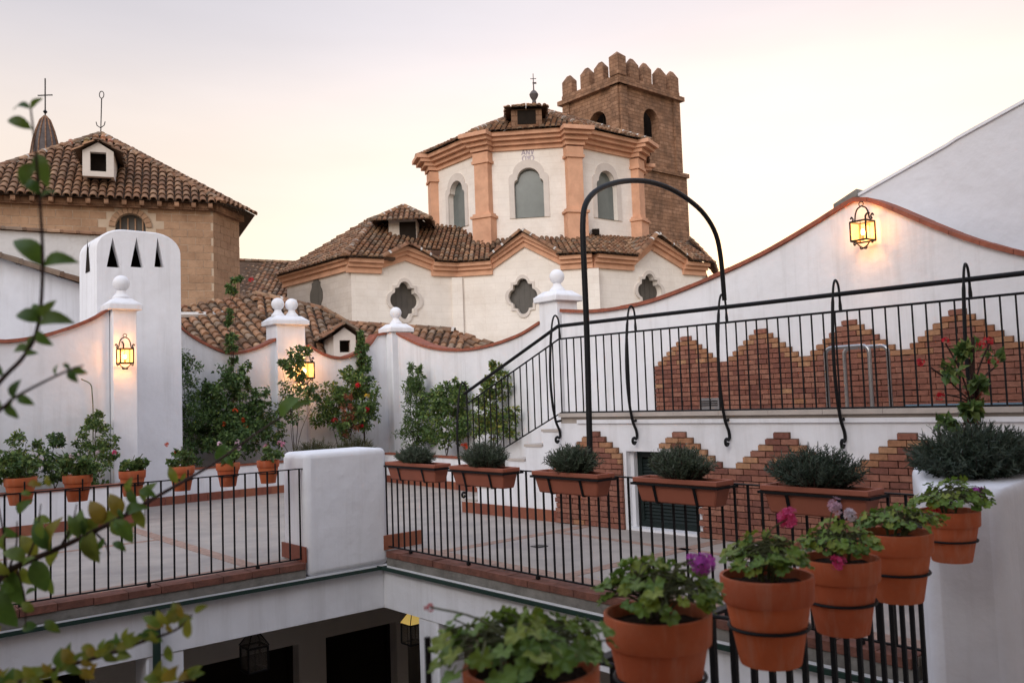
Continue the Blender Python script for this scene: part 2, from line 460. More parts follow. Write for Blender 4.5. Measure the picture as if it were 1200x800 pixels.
GREENS = [(0.04, 0.085, 0.024), (0.055, 0.11, 0.028), (0.032, 0.07, 0.022), (0.075, 0.13, 0.034), (0.10, 0.15, 0.04)]
LAV = [(0.075, 0.10, 0.06), (0.095, 0.12, 0.08), (0.06, 0.085, 0.05), (0.12, 0.14, 0.10)]
ROSEM = [(0.05, 0.075, 0.05), (0.07, 0.095, 0.065), (0.04, 0.06, 0.04), (0.085, 0.11, 0.08)]
TILES = [(0.30, 0.165, 0.10), (0.25, 0.13, 0.08), (0.36, 0.225, 0.14), (0.19, 0.115, 0.075), (0.25, 0.18, 0.13), (0.33, 0.185, 0.11)]

# ================================================================== the plan of the terrace (metres, floor at z = 0)
L1, CA = V((-2.241, 9.159, 0)), V((-1.49, 9.788, 0))
uL = V((0.7666, 0.6422, 0)); nL = V((0.6422, -0.7666, 0))           # left gallery edge, n points into the courtyard
M1 = V((2.365, 5.326, 0)); uM = (M1 - CA).normalized(); nM = V((uM.y, -uM.x, 0))
uN = V((0.668, 0.744, 0)).normalized(); N1 = V((1.86, 4.085, 0)); nN = V((-uN.y, uN.x, 0))
FL = Wall(CA, -uL, nL); FM = Wall(CA, uM, nM); FN = Wall(N1, -uN, nN)
LM = (M1 - CA).length
K = V((-2.7, 19.0, 0))
W2 = Wall(K, (0.6086, -0.7935)); W3 = Wall(K, (-0.7666, -0.6422))
PIL = V((-6.15, 13.66, 0)); W4 = Wall(PIL, (-0.7666, -0.6422))
U = Wall((-1.119, 13.105), (0.6945, -0.7195))
ZU = 1.36

# ================================================================== ground, floors
structure(MB().box((0, 600, -3.5), (3000, 3000, 0.3)).build('ground', M['ground']))
Lf, Nf = CA - uL * 9.5, N1 - uN * 9.0
structure(MB().prism([CA + V((0, 0, -3.346)), M1 + V((0, 0, -3.346)), N1 + V((0, 0, -3.346)), Nf + V((0, 0, -3.346)), Lf + V((0, 0, -3.346))], (0, 0, 0.05)).build('courtyard_floor', M['court']))
outer = [W4(9.5, -0.1), W4(0, -0.1), W3(6.2, -0.25), W3(0, -0.1), W2(18, -0.1), V((9, -7, 0)), V((-5, -9, 0)), V((-16, -3, 0))]
hole = [CA, M1, V((2.39, 5.35, 0)), V((1.9, 4.13, 0)), Nf, Lf]
fl = MB()
fl.panel(lambda a, t, z: V((a, z, t)), [(p.x, p.y) for p in outer], [[(p.x, p.y) for p in hole]], 0.0, -0.13)
floor = structure(fl.build('terrace_floor', M['slab']))
# clay strips let into the floor, 4 mm proud
def strip(fr, a0, a1, t0, t1):
    MB().fbox(fr, a0, a1, t0, t1, -0.02, 0.004).build('floor_strip', M['strip'], floor)
strip(FM, 0.3, LM, -0.34, -0.12)
strip(FL, 1.0, 9.4, -0.34, -0.12)
for a in (0.55, 2.5, 4.45):
    strip(FM, a, a + 0.15, -5.4 if a < 1 else -3.1 - 0.02 * a, -0.345)
for a in (1.35, 3.55, 5.75, 7.9):
    strip(FL, a, a + 0.16, -5.0 if a > 3 else -6.4, -0.345)
strip(FM, 0.7, 4.4, -2.05, -1.95)
strip(FL, 1.5, 9.4, -3.05, -2.95)

dr_ = atz(632, 640, 0.0)
dg = thing('floor_drain', 'small dark drain grate let into the terrace floor', 'drain', (dr_.x, dr_.y, 0))
MB().box((dr_.x, dr_.y, 0.004), (0.14, 0.14, 0.006), uM, nM).build('frame', M['iron'], dg)
for k in (-1, 0, 1):
    MB().box(dr_ + uM * 0.035 * k + V((0, 0, 0.009)), (0.015, 0.11, 0.004), uM, nM).build('grate_bar', M['conc'], dg)
# ================================================================== gallery edge: kerb, gutter, beam, columns
def edge(fr, a0, a1, what, ak=None):
    k = thing('gallery_edge', f'white beam with clay kerb and green gutter {what}', 'beam', fr(a0, 0.1, -0.7), 'gallery edges round the courtyard')
    a = a0 if ak is None else ak; i = 0
    while a < a1 - 0.02:                 # kerb of clay edging tiles
        b = min(a + 0.29, a1)
        dz = R(-0.004, 0.004); dt = R(-0.004, 0.006)
        MB().fbox(fr, a + 0.003, b - 0.003, -0.119, 0.092 + dt, -0.050 + dz * 0.3, 0.012 + dz).build('kerb_tile', M['kerb'], k)
        a += 0.29; i += 1
    MB().fbox(fr, a0 if ak is None else ak, a1, -0.1, 0.082, -0.138, -0.055).build('cement_band', M['conc'], k)
    g = MB()
    g.fbox(fr, a0, a1, 0.084, 0.15, -0.178, -0.160)
    g.fbox(fr, a0, a1, 0.15, 0.158, -0.178, -0.142)
    g.build('gutter', M['green'], k)
    MB().fbox(fr, a0, a1, -0.28, 0.08, -0.60, -0.140).build('beam', M['white'], k)
    return k
eL = edge(FL, 0.0, 9.4, 'below the railing with round pots', 1.0)
eM = edge(FM, 0.16, LM, 'below the railing with planter boxes')
eN = edge(FN, 0.05, 8.5, 'below the railing with big geranium pots')
MB().fbox(FM, 0.085, 0.16, -0.28, 0.08, -0.60, -0.140).build('beam', M['white'], eM)
gm = MB(); gm.fbox(FM, -0.15, 0.16, 0.084, 0.15, -0.178, -0.160); gm.fbox(FM, -0.15, 0.16, 0.15, 0.158, -0.178, -0.142); gm.build('gutter', M['green'], eM)
def column(fr, a, lab):
    MBc = MB().fbox(fr, a - 0.17, a + 0.17, -0.27, 0.07, -3.30, -0.605)
    return tag(MBc.build('gallery_column', M['white'], bevel=0.02), lab, 'column', 'courtyard columns')
column(FL, FL.hit(187, 770, -0.1)[0], 'white square gallery column beside the green downpipe')
column(FM, FM.hit(518, 760, -0.1)[0], 'white square gallery column next to the yellow topped hanging lantern')
column(FM, 4.3, 'white square gallery column under the planter box railing')
column(FL, 6.4, 'white square gallery column behind the leafy branches')
dp = MB()
aD = FL.hit(183, 715, 0.12)[0]
q0 = FL(aD, 0.125, 0)
dp.tube([q0 + V((0, 0, -0.17)), q0 + V((0, 0, -0.6)), FL(aD, 0.13, -3.29)], 0.035, 10)
tag(dp.build('downpipe', M['green'], smooth=40), 'dark green downpipe running from the gutter down the gallery column', 'downpipe')
# gallery inner walls with dark doorways
def gallery_wall(fr, a0, a1, t, holes, lab, nm='gallery_wall'):
    g = lambda a, tt, z: fr(a, t + tt, z)
    w = thing(nm, lab, 'wall', g(a0, 0, -3.3))
    MB().panel(g, [(a0, -3.32), (a1, -3.32), (a1, -0.14), (a0, -0.14)], [[(h[0], -3.28), (h[1], -3.28), (h[1], h[2]), (h[0], h[2])] for h in holes], 0, -0.3).build('wall', M['inner'], w)
    for h in holes:
        d = MB()
        d.fbox(g, h[0] + 0.02, h[1] - 0.02, -0.27, -0.22, -3.28, h[2] - 0.02)
        dd = d.build('door', M['dark'], w)
        fm = MB()
        for (x0, x1, z0, z1) in ((h[0], h[0] + 0.06, -3.28, h[2]), (h[1] - 0.06, h[1], -3.28, h[2]), (h[0] + 0.06, h[1] - 0.06, h[2] - 0.06, h[2])):
            fm.fbox(g, x0, x1, -0.215, -0.17, z0, z1)
        fm.build('frame', M['dark'], dd)
    return w
gx = lambda x: FL.hit(x, 760, -2.1)[0]
gallery_wall(FL, -1.6, 9.3, -2.1, [(gx(465), gx(382), FL.hit(425, 737, -2.1)[1]), (gx(350), gx(212), FL.hit(425, 737, -2.1)[1]), (gx(212) + 1.0, gx(212) + 2.6, -1.02)], 'shaded cream ground floor wall with dark doorways under the left gallery')
gallery_wall(FM, -1.9, 8.0, -2.1, [(2.0, 3.2, -1.0), (4.4, 5.6, -1.0)], 'shaded cream ground floor wall under the gallery with planter boxes')

# ================================================================== unseen house behind the camera, added to shade the courtyard
mh = thing('shade_house', 'unseen cream house added behind the camera to shade the courtyard', 'house', FN(2, -2.6, 0))
MB().fbox(FN, -6.0, 10.0, -9.0, -2.6, -3.3, 7.4).build('wall', M['inner'], mh)
m = MB(); m.prism([FN(-6.4, -2.0, 7.3), FN(-6.4, -9.6, 7.3), FN(-6.4, -5.8, 8.6)], -uN * 16.8); m.build('roof', M['red'], mh)
MB().fbox(FN, 1.9, 9.5, -2.62, -0.62, 3.15, 3.30).build('shade_porch_roof', M['red'], mh)  # out-of-view porch added to keep sky light off pots and beams
for a in (5.2, 8.4):
    MB().fbox(FN, a, a + 0.14, -0.92, -0.78, 0.0, 3.149).build('shade_porch_post', M['dark'], mh)  # unseen posts carrying the added shading porch
mh2 = thing('side_shade_house', 'unseen cream side house added to shade the courtyard from the left', 'house', FL(11, -1, 0))  # second unseen house, added to block sky on the left
FS = Wall(Lf, Nf - Lf); 
MB().fbox(FS, -2.5, (Nf - Lf).length + 2.5, -6.0, -1.4, -3.3, 6.2).build('wall', M['inner'], mh2)
m = MB(); m.prism([FS(-2.7, -1.0, 6.1), FS(-2.7, -6.4, 6.1), FS(-2.7, -3.7, 7.4)], FS.u * ((Nf - Lf).length + 5.4)); m.build('roof', M['red'], mh2)
MB().fbox(FN, 0.0, 9.0, -2.4, -2.2, -3.3, -0.14).build('ground_floor_wall', M['inner'], mh)

# ================================================================== buildings beyond the terrace
def tile_face(mb, A, B, T1, T0, pitch=0.27, tl=0.42, cut=None, seg=4, lift=0.0, pal=TILES, bed_mb=None, objs=None):
    """barrel tiles on the slope A-B (eave) to T0-T1 (top), columns run straight down the slope"""
    A, B, T0, T1 = V(A), V(B), V(T0), V(T1)
    u = (B - A).normalized()
    w = ((T0 + T1) / 2 - (A + B) / 2); w = (w - u * w.dot(u)).normalized()
    n = u.cross(w)
    if n.z < 0: n = -n
    poly = [((p - A).dot(u), (p - A).dot(w)) for p in (A, B, T1, T0)]
    if bed_mb is not None:
        if cut:
            pass
        else:
            bed_mb.face([A + n * lift, B + n * lift, T1 + n * lift, T0 + n * lift])
    if cut and objs is None:            # ruled slope that follows its four corners exactly
        W_ = (B - A).length; nc = int(W_ / pitch); r = pitch * 0.40
        for c in range(nc):
            f0 = (c + 0.5) / nc
            e0, e1 = A + u * W_ * f0, T0 + (T1 - T0) * f0
            ww = e1 - e0; ln_ = ww.length; ww.normalize(); nn = u.cross(ww)
            if nn.z < 0: nn = -nn
            nn.normalize()
            inn = cut[0] < W_ * f0 < cut[1]
            y = 1.4 if inn else -0.06
            bed_mb.face([A + u * W_ * c / nc + ww * max(y, 0), A + u * W_ * (c + 1) / nc + ww * max(y, 0), T0 + (T1 - T0) * ((c + 1) / nc), T0 + (T1 - T0) * (c / nc)])
            while y < ln_ - 0.08:
                e = min(y + tl, ln_); cc = random.choice(pal); f = R(0.8, 1.2); j = R(-0.012, 0.012)
                mb.cur = (cc[0] * f, cc[1] * f, cc[2] * f); rows = []
                for (yy, rr, hh) in ((y + R(-.03, .03), r * R(1.0, 1.15), R(0.035, 0.075)), (e + 0.03, r * 0.86, R(0, .015))):
                    rows.append([mb.vert(e0 + u * (j + rr * math.cos(PI * k / seg)) + ww * yy + nn * (lift + hh + rr * 0.85 * math.sin(PI * k / seg))) for k in range(seg + 1)])
                for k in range(seg): mb.f.append([rows[0][k], rows[0][k + 1], rows[1][k + 1], rows[1][k]])
                mb.f.append(rows[0])
                y = e
        return
    lo = min(p[0] for p in poly); hi = max(p[0] for p in poly)
    nc = int((hi - lo) / pitch)
    r = pitch * 0.40
    for c in range(nc):
        a = lo + (c + 0.5) * (hi - lo) / max(1, nc)
        ys = []
        for i in range(4):
            p, q = poly[i], poly[(i + 1) % 4]
            if (p[0] - a) * (q[0] - a) <= 0 and abs(p[0] - q[0]) > 1e-6:
                ys.append(p[1] + (q[1] - p[1]) * (a - p[0]) / (q[0] - p[0]))
        if len(ys) < 2: continue
        y0, y1 = min(ys), max(ys)
        if cut and cut[0] < a < cut[1]: y0 += 1.4
        y = y0 - 0.06
        while y < y1 - 0.08:
            e = min(y + tl, y1)
            cc = random.choice(pal); f = R(0.8, 1.2)
            j = R(-0.012, 0.012)
            if objs is not None:
                objs.append((A + u * (a + j) + w * y + n * (lift + 0.02), u, w, n))
            else:
                mb.cur = (cc[0] * f, cc[1] * f, cc[2] * f)
                rows = []
                for (yy, rr, hh) in ((y + R(-.03, .03), r * R(1.0, 1.15), R(0.035, 0.075)), (e + 0.03, r * 0.86, R(0, .015))):
                    rows.append([mb.vert(A + u * (a + j + rr * math.cos(PI * k / seg)) + w * yy + n * (lift + hh + rr * 0.85 * math.sin(PI * k / seg))) for k in range(seg + 1)])
                for k in range(seg):
                    mb.f.append([rows[0][k], rows[0][k + 1], rows[1][k + 1], rows[1][k]])
                mb.f.append(rows[0])
            y = e
def ridge(mb, P, Q, r=0.16, step=0.42, white=0.5):
    P, Q = V(P), V(Q); d = Q - P; n = max(1, int(d.length / step)); t = d.normalized()
    x = t.cross(V((0, 0, 1))).normalized(); z = x.cross(t)
    for i in range(n):
        cc = random.choice(TILES); f = R(0.8, 1.1)
        for (k0, k1, rr, c_) in ((0.0, 0.80, r, (cc[0] * f, cc[1] * f, cc[2] * f)), (0.80, 1.0, r * 1.04, (0.62, 0.58, 0.54) if random.random() < white else (cc[0] * .7, cc[1] * .7, cc[2] * .7))):
            mb.cur = c_
            a, b = P + d * ((i + k0) / n), P + d * ((i + k1) / n)
            r1 = [mb.vert(a + x * rr * math.cos(PI * k / 5) + z * (rr * math.sin(PI * k / 5) + 0.02)) for k in range(6)]
            r2 = [mb.vert(b + x * rr * 0.9 * math.cos(PI * k / 5) + z * (rr * 0.9 * math.sin(PI * k / 5) + 0.02)) for k in range(6)]
            for k in range(5): mb.f.append([r1[k], r1[k + 1], r2[k + 1], r2[k]])
            mb.f.append(r1)
def roof(parent, faces, ridges=(), pitch=0.27, tl=0.42, name='roof_tiles', white=0.5, lift=0.03):
    b = MB(); t = MB()
    for fc in faces:
        A, B, T1, T0 = fc[:4]
        tile_face(t, A, B, T1, T0, pitch, tl, lift=lift, bed_mb=b, cut=fc[4] if len(fc) > 4 else None)
    b.build('roof_bed', M['tile_bed'], parent)
    o = t.build(name, M['tile'], parent, fix=False, tint=True)
    stuff(o)
    if ridges:
        for (P, Q) in ridges:
            r = MB(); ridge(r, P, Q, white=white)
            r.build('ridge_tiles', M['tile'], parent, fix=False, tint=True)
def xy(px, d, y=460):
    p = at(px, y, d); return V((p.x, p.y, 0))
def framed(P, Q):
    w = Wall((P.x, P.y), (Q.x - P.x, Q.y - P.y))
    return w, (Q - P).length
def quatre(c, rx, rz, n=48):
    o = []
    for k in range(n):
        an = 2 * PI * k / n; cx_, sx_ = math.cos(an), math.sin(an)
        r = 0.66 / max(abs(cx_), abs(sx_))
        for (ox, oy) in ((0.60, 0), (-0.60, 0), (0, 0.60), (0, -0.60)):
            b = ox * cx_ + oy * sx_; q = b * b - (ox * ox + oy * oy - 0.40 ** 2)
            if q > 0: r = max(r, b + math.sqrt(q))
        o.append((c[0] + rx * r * cx_, c[1] + rz * r * sx_))
    return o
def lobed(c, w, zs, zt):
    """tall opening with small shoulders under a round head"""
    h = zt - zs; p = [(c - w / 2, zs), (c + w / 2, zs), (c + w / 2, zs + h * 0.70)]
    p += [(c + w * 0.47, zs + h * 0.745), (c + w * 0.41, zs + h * 0.765)]
    for k in range(0, 15):
        a = PI * k / 14; p.append((c + w * 0.39 * math.cos(a), zs + h * 0.775 + h * 0.225 * math.sin(a)))
    p += [(c - w * 0.41, zs + h * 0.765), (c - w * 0.47, zs + h * 0.745), (c - w / 2, zs + h * 0.70)]
    return p
def scaled(p, c, k, kz=None):
    kz = kz or k
    return [(c[0] + (x - c[0]) * k, c[1] + (z - c[1]) * kz) for x, z in p]
chu = thing('church', 'white church with ochre cornices, quatrefoil windows and octagonal drum', 'church', (1.4, 44, -3.3))
ZC0, ZC1 = 7.45, 8.06
V0, V1_, V2_, V3_, VLc = xy(411, 38.8, 310), xy(535, 41.4, 310), xy(695, 40.0, 310), xy(822, 44.2, 310), xy(336, 43.6, 320)
def cornice(fr, line, parent, th=0.62, name='cornice'):
    m = MB()
    for i in range(len(line) - 1):
        (a, z), (b, y) = line[i], line[i + 1]
        for (z0, z1, t) in ((0.0, 0.26, 0.12), (0.26, 0.44, 0.26), (0.44, th, 0.42)):
            m.hexa([fr(a, t, z + z0), fr(b, t, y + z0), fr(b, -0.1, y + z0), fr(a, -0.1, z + z0), fr(a, t, z + z1), fr(b, t, y + z1), fr(b, -0.1, y + z1), fr(a, -0.1, z + z1)])
    return m.build(name, M['orange'], parent, fix=True)
roofs, ridges_ = [], []
apex = at(440, 256, 44.0)
T1c, T2c, T3c = at(545, 268, 44.8), at(676, 270, 44.0), at(800, 284, 47)
gd = [(V0, V1_, 446, 478, 505, 284, 474, 352, 17, 22), (V1_, V2_, 577, 612, 657, 268, 613, 347, 17, 21), (V2_, V3_, 741, 768, 799, 272, 761, 341, 14, 20)]
tops = [(apex, T1c), (T1c, T2c), (T2c, T3c)]
frl, Wl = framed(V0, VLc)
fe, We = framed(V3_, xy(829, 52, 300))
_n = [frl.n] + [framed(a_[0], a_[1])[0].n for a_ in gd] + [V((1, -0.15, 0)).normalized()]
coff = []
for i, p in enumerate((V0, V1_, V2_, V3_)):
    b_ = _n[i] + _n[i + 1]
    coff.append(p + b_ * (0.55 / (1 + _n[i].dot(_n[i + 1]))))
for i, (P, Q, g0, gp, g1, gy, qx, qy, qr, qz) in enumerate(gd):
    fr, Wd = framed(P, Q)
    sa, sb = fr.hit(g0, 305)[0], fr.hit(g1, 305)[0]
    sp_, zp = fr.hit(gp, gy + 3, 0.4)
    zp -= 0.68
    cq = fr.hit(qx, qy); rx = abs(fr.hit(qx + qr, qy)[0] - cq[0]); rz = fr.hit(qx, qy - qz)[1] - cq[1]
    hole = quatre(cq, rx, rz)
    MB().panel(fr, [(0, -3.3), (Wd, -3.3), (Wd, ZC0 + .1), (sb, ZC0 + .1), (sb, ZC0 + .3), (sp_, zp + .05), (sa, ZC0 + .3), (sa, ZC0 + .1), (0, ZC0 + .1)], [hole], 0, -0.5).build('wall', M['church'], chu)
    win = MB(); win.panel(fr, quatre(cq, rx * 1.02, rz * 1.02), [], -0.30, -0.34)
    wo = win.build('window', M['darkglass'], chu)
    MB().panel(fr, quatre(cq, rx * 1.24, rz * 1.20), [hole], 0.07, -0.01).build('surround', M['trimwhite'], wo)
    lead = MB()
    for k in range(-2, 3):
        lead.fbox(fr, cq[0] + k * rx * .38 - 0.02, cq[0] + k * rx * .38 + 0.02, -0.299, -0.285, cq[1] - rz * (.55 if abs(k) > 1 else .95), cq[1] + rz * (.55 if abs(k) > 1 else .95))
    lead.build('bar', M['darkglass'], wo)
    cornice(fr, [(-0.2 if i == 0 else 0.0, ZC0), (sa, ZC0), (sa + .02, ZC0 + .25), (sp_, zp), (sb - .02, ZC0 + .25), (sb, ZC0), (Wd + (0.2 if i == 2 else 0), ZC0)], chu)
    z8 = V((0, 0, ZC1 + 0.02))
    A_, B_ = coff[i] + z8, coff[i + 1] + z8
    du = (B_ - A_).normalized()
    roofs.append((A_, B_, tops[i][1], tops[i][0], ((fr(sa, 0.5, 0) + z8 - A_).dot(du), (fr(sb, 0.5, 0) + z8 - A_).dot(du))))
    # little cross gable roof
    pk_ = fr(sp_, 0.55, zp + 0.66); bk = fr(sp_, -3.6, zp + 0.66)
    roofs.append((fr(sa - .1, -3.6, ZC1 + .05), fr(sa - .1, 0.55, ZC1 + .05), pk_, bk))
    roofs.append((fr(sb + .1, 0.55, ZC1 + .05), fr(sb + .1, -3.6, ZC1 + .05), bk, pk_))
    ridges_.append((fr(sa - .1, 0.5, ZC1 + .05), pk_)); ridges_.append((fr(sb + .1, 0.5, ZC1 + .05), pk_))
# corner strips where faces meet
for p in (V1_, V2_):
    d = (V((0, 0, 0)) - p).normalized()
    MB().box(p + d * 0.05 + V((0, 0, 2.05)), (0.5, 0.4, 10.7), (-d.y, d.x, 0), d).build('corner_strip', M['church'], chu)
# left flank with its narrow window
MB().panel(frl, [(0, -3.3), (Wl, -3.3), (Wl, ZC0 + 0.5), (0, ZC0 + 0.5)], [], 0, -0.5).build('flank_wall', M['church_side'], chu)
cl = frl.hit(371, 347)
nw = MB()
nw.panel(frl, quatre(cl, 0.62, 1.02, 40), [], 0.03, -0.02)
nw.fbox(frl, cl[0] - 0.22, cl[0] + 0.22, -0.02, 0.035, cl[1] - 1.25, cl[1] + 1.25)
nw.build('window', M['darkglass'], chu)
cornice(frl, [(-0.1, ZC0 + 0.1), (Wl + 0.3, ZC0 + 0.1)], chu, 0.53)
ow = frl.n * 0.55
roofs.append((coff[0] + V((0, 0, ZC1 + .02)), VLc + ow + V((0, 0, ZC1 + .02)) + frl.u * 0.4, at(440, 256, 45.0), apex))
ridges_.append((coff[0] + V((0, 0, ZC1 + .03)), apex)); ridges_.append((apex, at(452, 262, 44.2)))
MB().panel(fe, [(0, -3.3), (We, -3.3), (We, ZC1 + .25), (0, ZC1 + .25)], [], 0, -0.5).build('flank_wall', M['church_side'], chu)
e2 = xy(829, 52, 300)
roofs.append((coff[3] + V((0, 0, ZC1)), V((e2.x + .6, e2.y, ZC1)), at(812, 280, 52), T3c))
roof(chu, roofs, ridges_, 0.26, 0.40, white=0.55)
at_p = [p + (V((1.0, 46, 0)) - p).normalized() * 0.12 for p in (VLc, V0, V1_, V2_, V3_)] + [xy(829, 52, 300) - V((0.3, 0, 0)), V((-6, 52, 0))]
MB().prism([V((p.x, p.y, 7.6)) for p in at_p], (0, 0, 0.66)).build('attic', M['tile_bed'], chu)
MB().fbox(frl, -0.42, Wl + 0.3, -0.6, 0.38, 8.05, 8.19).build('eaves_board', M['tile_bed'], chu)
MB().fbox(framed(V0, V1_)[0], -0.42, 2.0, -0.6, 0.38, 8.055, 8.185).build('eaves_board', M['tile_bed'], chu)
# hipped roof lantern on the left wing
lc = at(474, 280, 42.6)
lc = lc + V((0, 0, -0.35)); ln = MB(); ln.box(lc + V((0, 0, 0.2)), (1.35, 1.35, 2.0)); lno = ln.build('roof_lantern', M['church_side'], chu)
MB().box(lc + V((0.25, -0.68, 0.55)), (0.80, 0.05, 1.0)).build('opening', M['dark'], lno)
ap = lc + V((0, 0, 1.95)); q = [lc + V((x, y, 1.02)) for x, y in ((-1.4, -1.3), (1.4, -1.3), (1.4, 1.3), (-1.4, 1.3))]
roof(lno, [(q[0], q[1], ap, ap), (q[1], q[2], ap, ap), (q[3], q[0], ap, ap), (q[2], q[3], ap, ap)], [(q[0], ap), (q[1], ap)], 0.24, 0.36)
# drum
Cd = xy(630, 48, 200); Cd.x -= 0.05
dr = MB()
ang = [-74 + 45 * k for k in range(8)]
def dv(r, k, z):
    a = math.radians(ang[k % 8]); return V((Cd.x + r * math.sin(a), Cd.y - r * math.cos(a), z))
RD = 5.86
for k in range(8):
    P, Q = dv(RD, k, 0), dv(RD, k + 1, 0)
    fr = Wall((P.x, P.y), (Q.x - P.x, Q.y - P.y)); fr.n = V((((P + Q) / 2 - Cd).x, ((P + Q) / 2 - Cd).y, 0)).normalized()
    Wd = (Q - P).length
    if k in (0, 1, 2):
        cx_ = Wd * (0.5 if k == 1 else (0.47 if k == 0 else 0.5))
        hw, zs, zt = 1.46, 10.45, 12.95
        hole = lobed(cx_, hw, zs, zt)
        MB().panel(fr, [(0, 8.2), (Wd, 8.2), (Wd, 13.9), (0, 13.9)], [hole], 0, -0.45).build('drum_wall', M['church'], chu)
        wo = MB().panel(fr, scaled(hole, (cx_, 11.7), 1.03), [], -0.28, -0.32).build('window', M['glass'], chu)
        zm = (zs + zt) / 2
        ho = scaled(hole, (cx_, zs), 1.36, 1.16)
        MB().panel(fr, ho, [hole], 0.05, -0.01).build('surround', M['trimwhite'], wo)
    else:
        MB().panel(fr, [(0, 8.2), (Wd, 8.2), (Wd, 13.9), (0, 13.9)], [], 0, -0.45).build('drum_wall', M['church'], chu)
for k in range(6):
    a = math.radians(ang[k]); d = V((math.sin(a), -math.cos(a), 0)); x = V((-d.y, d.x, 0))
    c = dv(RD + 0.02, k, 0)
    pm = MB()
    pm.box(c + V((0, 0, 9.75)), (1.06, 0.70, 1.5), x, d)
    pm.box(c + V((0, 0, 10.56)), (1.22, 0.86, 0.12), x, d)
    pm.box(c + V((0, 0, 10.68)), (1.02, 0.66, 0.12), x, d)
    pm.box(c + V((0, 0, 12.0)), (0.78, 0.50, 2.52), x, d)
    pm.box(c + V((0, 0, 13.33)), (0.98, 0.66, 0.14), x, d)
    pm.box(c + V((0, 0, 13.6)), (0.88, 0.58, 0.4), x, d)
    pm.build('pilaster', M['orange'], chu)
cm_ = MB()
for (r, z0, z1) in ((5.98, 13.86, 14.08), (6.18, 14.08, 14.28), (6.42, 14.28, 14.46), (6.62, 14.46, 14.66)):
    cm_.prism([dv(r, k, z0) for k in range(8)], (0, 0, z1 - z0 - 0.002))
    for k in range(6):
        a = math.radians(ang[k]); d = V((math.sin(a), -math.cos(a), 0)); x = V((-d.y, d.x, 0))
        cm_.box(dv(r - 0.08, k, (z0 + z1) / 2), (0.95 + (r - 5.9) * 0.9, 0.7, z1 - z0 - 0.006), x, d)
cm_.build('drum_cornice', M['orange'], chu)
ap = V((Cd.x, Cd.y, 17.7))
rf = [(dv(6.76, k, 14.65), dv(6.76, k + 1, 14.65), ap, ap) for k in range(8)]
roof(chu, rf, [(dv(6.76, k, 14.70), ap + V((0, 0, .06))) for k in range(6)], 0.27, 0.42, white=0.6)
dmr = at(617, 139, 42.2)
dm = MB(); dm.box(dmr + V((0, 0.9, -0.1)), (1.5, 2.2, 1.0)); dmo = dm.build('roof_dormer', M['tower'], chu)
MB().box(dmr + V((0, -0.21, 0.0)), (0.9, 0.04, 0.7)).build('opening', M['dark'], dmo)
q = [dmr + V((x, y, 0.40)) for x, y in ((-1.0, -.5), (1.0, -.5), (1.0, 2.9), (-1.0, 2.9))]
r1, r2 = dmr + V((0, .1, .64)), dmr + V((0, 2.9, .80))
roof(dmo, [(q[0], q[1], r1, r1), (q[1], q[2], r2, r1), (q[3], q[0], r1, r2)], [], 0.24, 0.36)
fn = MB()
fn.lathe([(0.35, 0), (0.16, 0.25), (0.10, 0.55), (0.22, 0.75), (0.26, 0.9), (0.16, 1.06), (0.04, 1.15), (0.018, 2.1)], ap + V((0, 0, -0.05)), 10)
fn.box(ap + V((0, 0, 1.75)), (0.34, 0.03, 0.035)); fn.box(ap + V((0.06, 0, 1.5)), (0.22, 0.03, 0.10))
fn.build('finial', M['slate'], chu, smooth=40)
for x, y in ((588, 274), (651, 269), (698, 272)):
    p = at(x, y, 43.0)
    fb_ = MB(); fb_.box(p, (0.35, 0.3, 0.28)); fb_.box(p + V((0, 0.1, -0.3)), (0.08, 0.08, 0.5)); fb_.build('floodlight', M['dark'], chu)
# faded painted characters above the front window
frd = Wall((dv(RD, 1, 0).x, dv(RD, 1, 0).y), (dv(RD, 2, 0) - dv(RD, 1, 0))[:2]); 
P, Q = dv(RD, 1, 0), dv(RD, 2, 0); mid = (P + Q) / 2 - Cd; frd.n = V((mid.x, mid.y, 0)).normalized()

ink = pmat('faded_mauve_paint', (0.50, 0.44, 0.50), 0.9, 0.15, 4, 0, 1, 0.1)
lt = MB(); cxm = (Q - P).length / 2; zc = 13.60
def stroke(a0, z0, a1, z1, w=0.05):
    d = V((a1 - a0, z1 - z0, 0)); nn_ = V((-d.y, d.x, 0)).normalized() * w / 2
    lt.face([frd(a0 + nn_.x, .012, z0 + nn_.y), frd(a1 + nn_.x, .012, z1 + nn_.y), frd(a1 - nn_.x, .012, z1 - nn_.y), frd(a0 - nn_.x, .012, z0 - nn_.y)])
def ring_(a, z, rx, rz):
    for k in range(14):
        p_, q_ = 2 * PI * k / 14, 2 * PI * (k + 1) / 14
        stroke(a + rx * math.cos(p_), z + rz * math.sin(p_), a + rx * math.cos(q_), z + rz * math.sin(q_))
for a0, z0, a1, z1 in ((-.30, .06, -.20, .30), (-.20, .30, -.12, .06), (-.26, .14, -.15, .14), (-.05, .06, -.05, .30), (-.05, .30, .09, .06), (.09, .06, .09, .30), (.17, .30, .23, .06), (.23, .06, .30, .30)):
    stroke(cxm + a0, zc + z0 - .05, cxm + a1, zc + z1 - .05)
ring_(cxm - .18, zc - .17, .09, .13); ring_(cxm + .20, zc - .17, .10, .13)
for a0, z0, a1, z1 in ((-.06, -.04, .02, -.16), (.08, -.04, .02, -.16), (.02, -.16, .02, -.30)): stroke(cxm + a0, zc + z0, cxm + a1, zc + z1)
lt.build('painted_characters', ink, chu, fix=False)

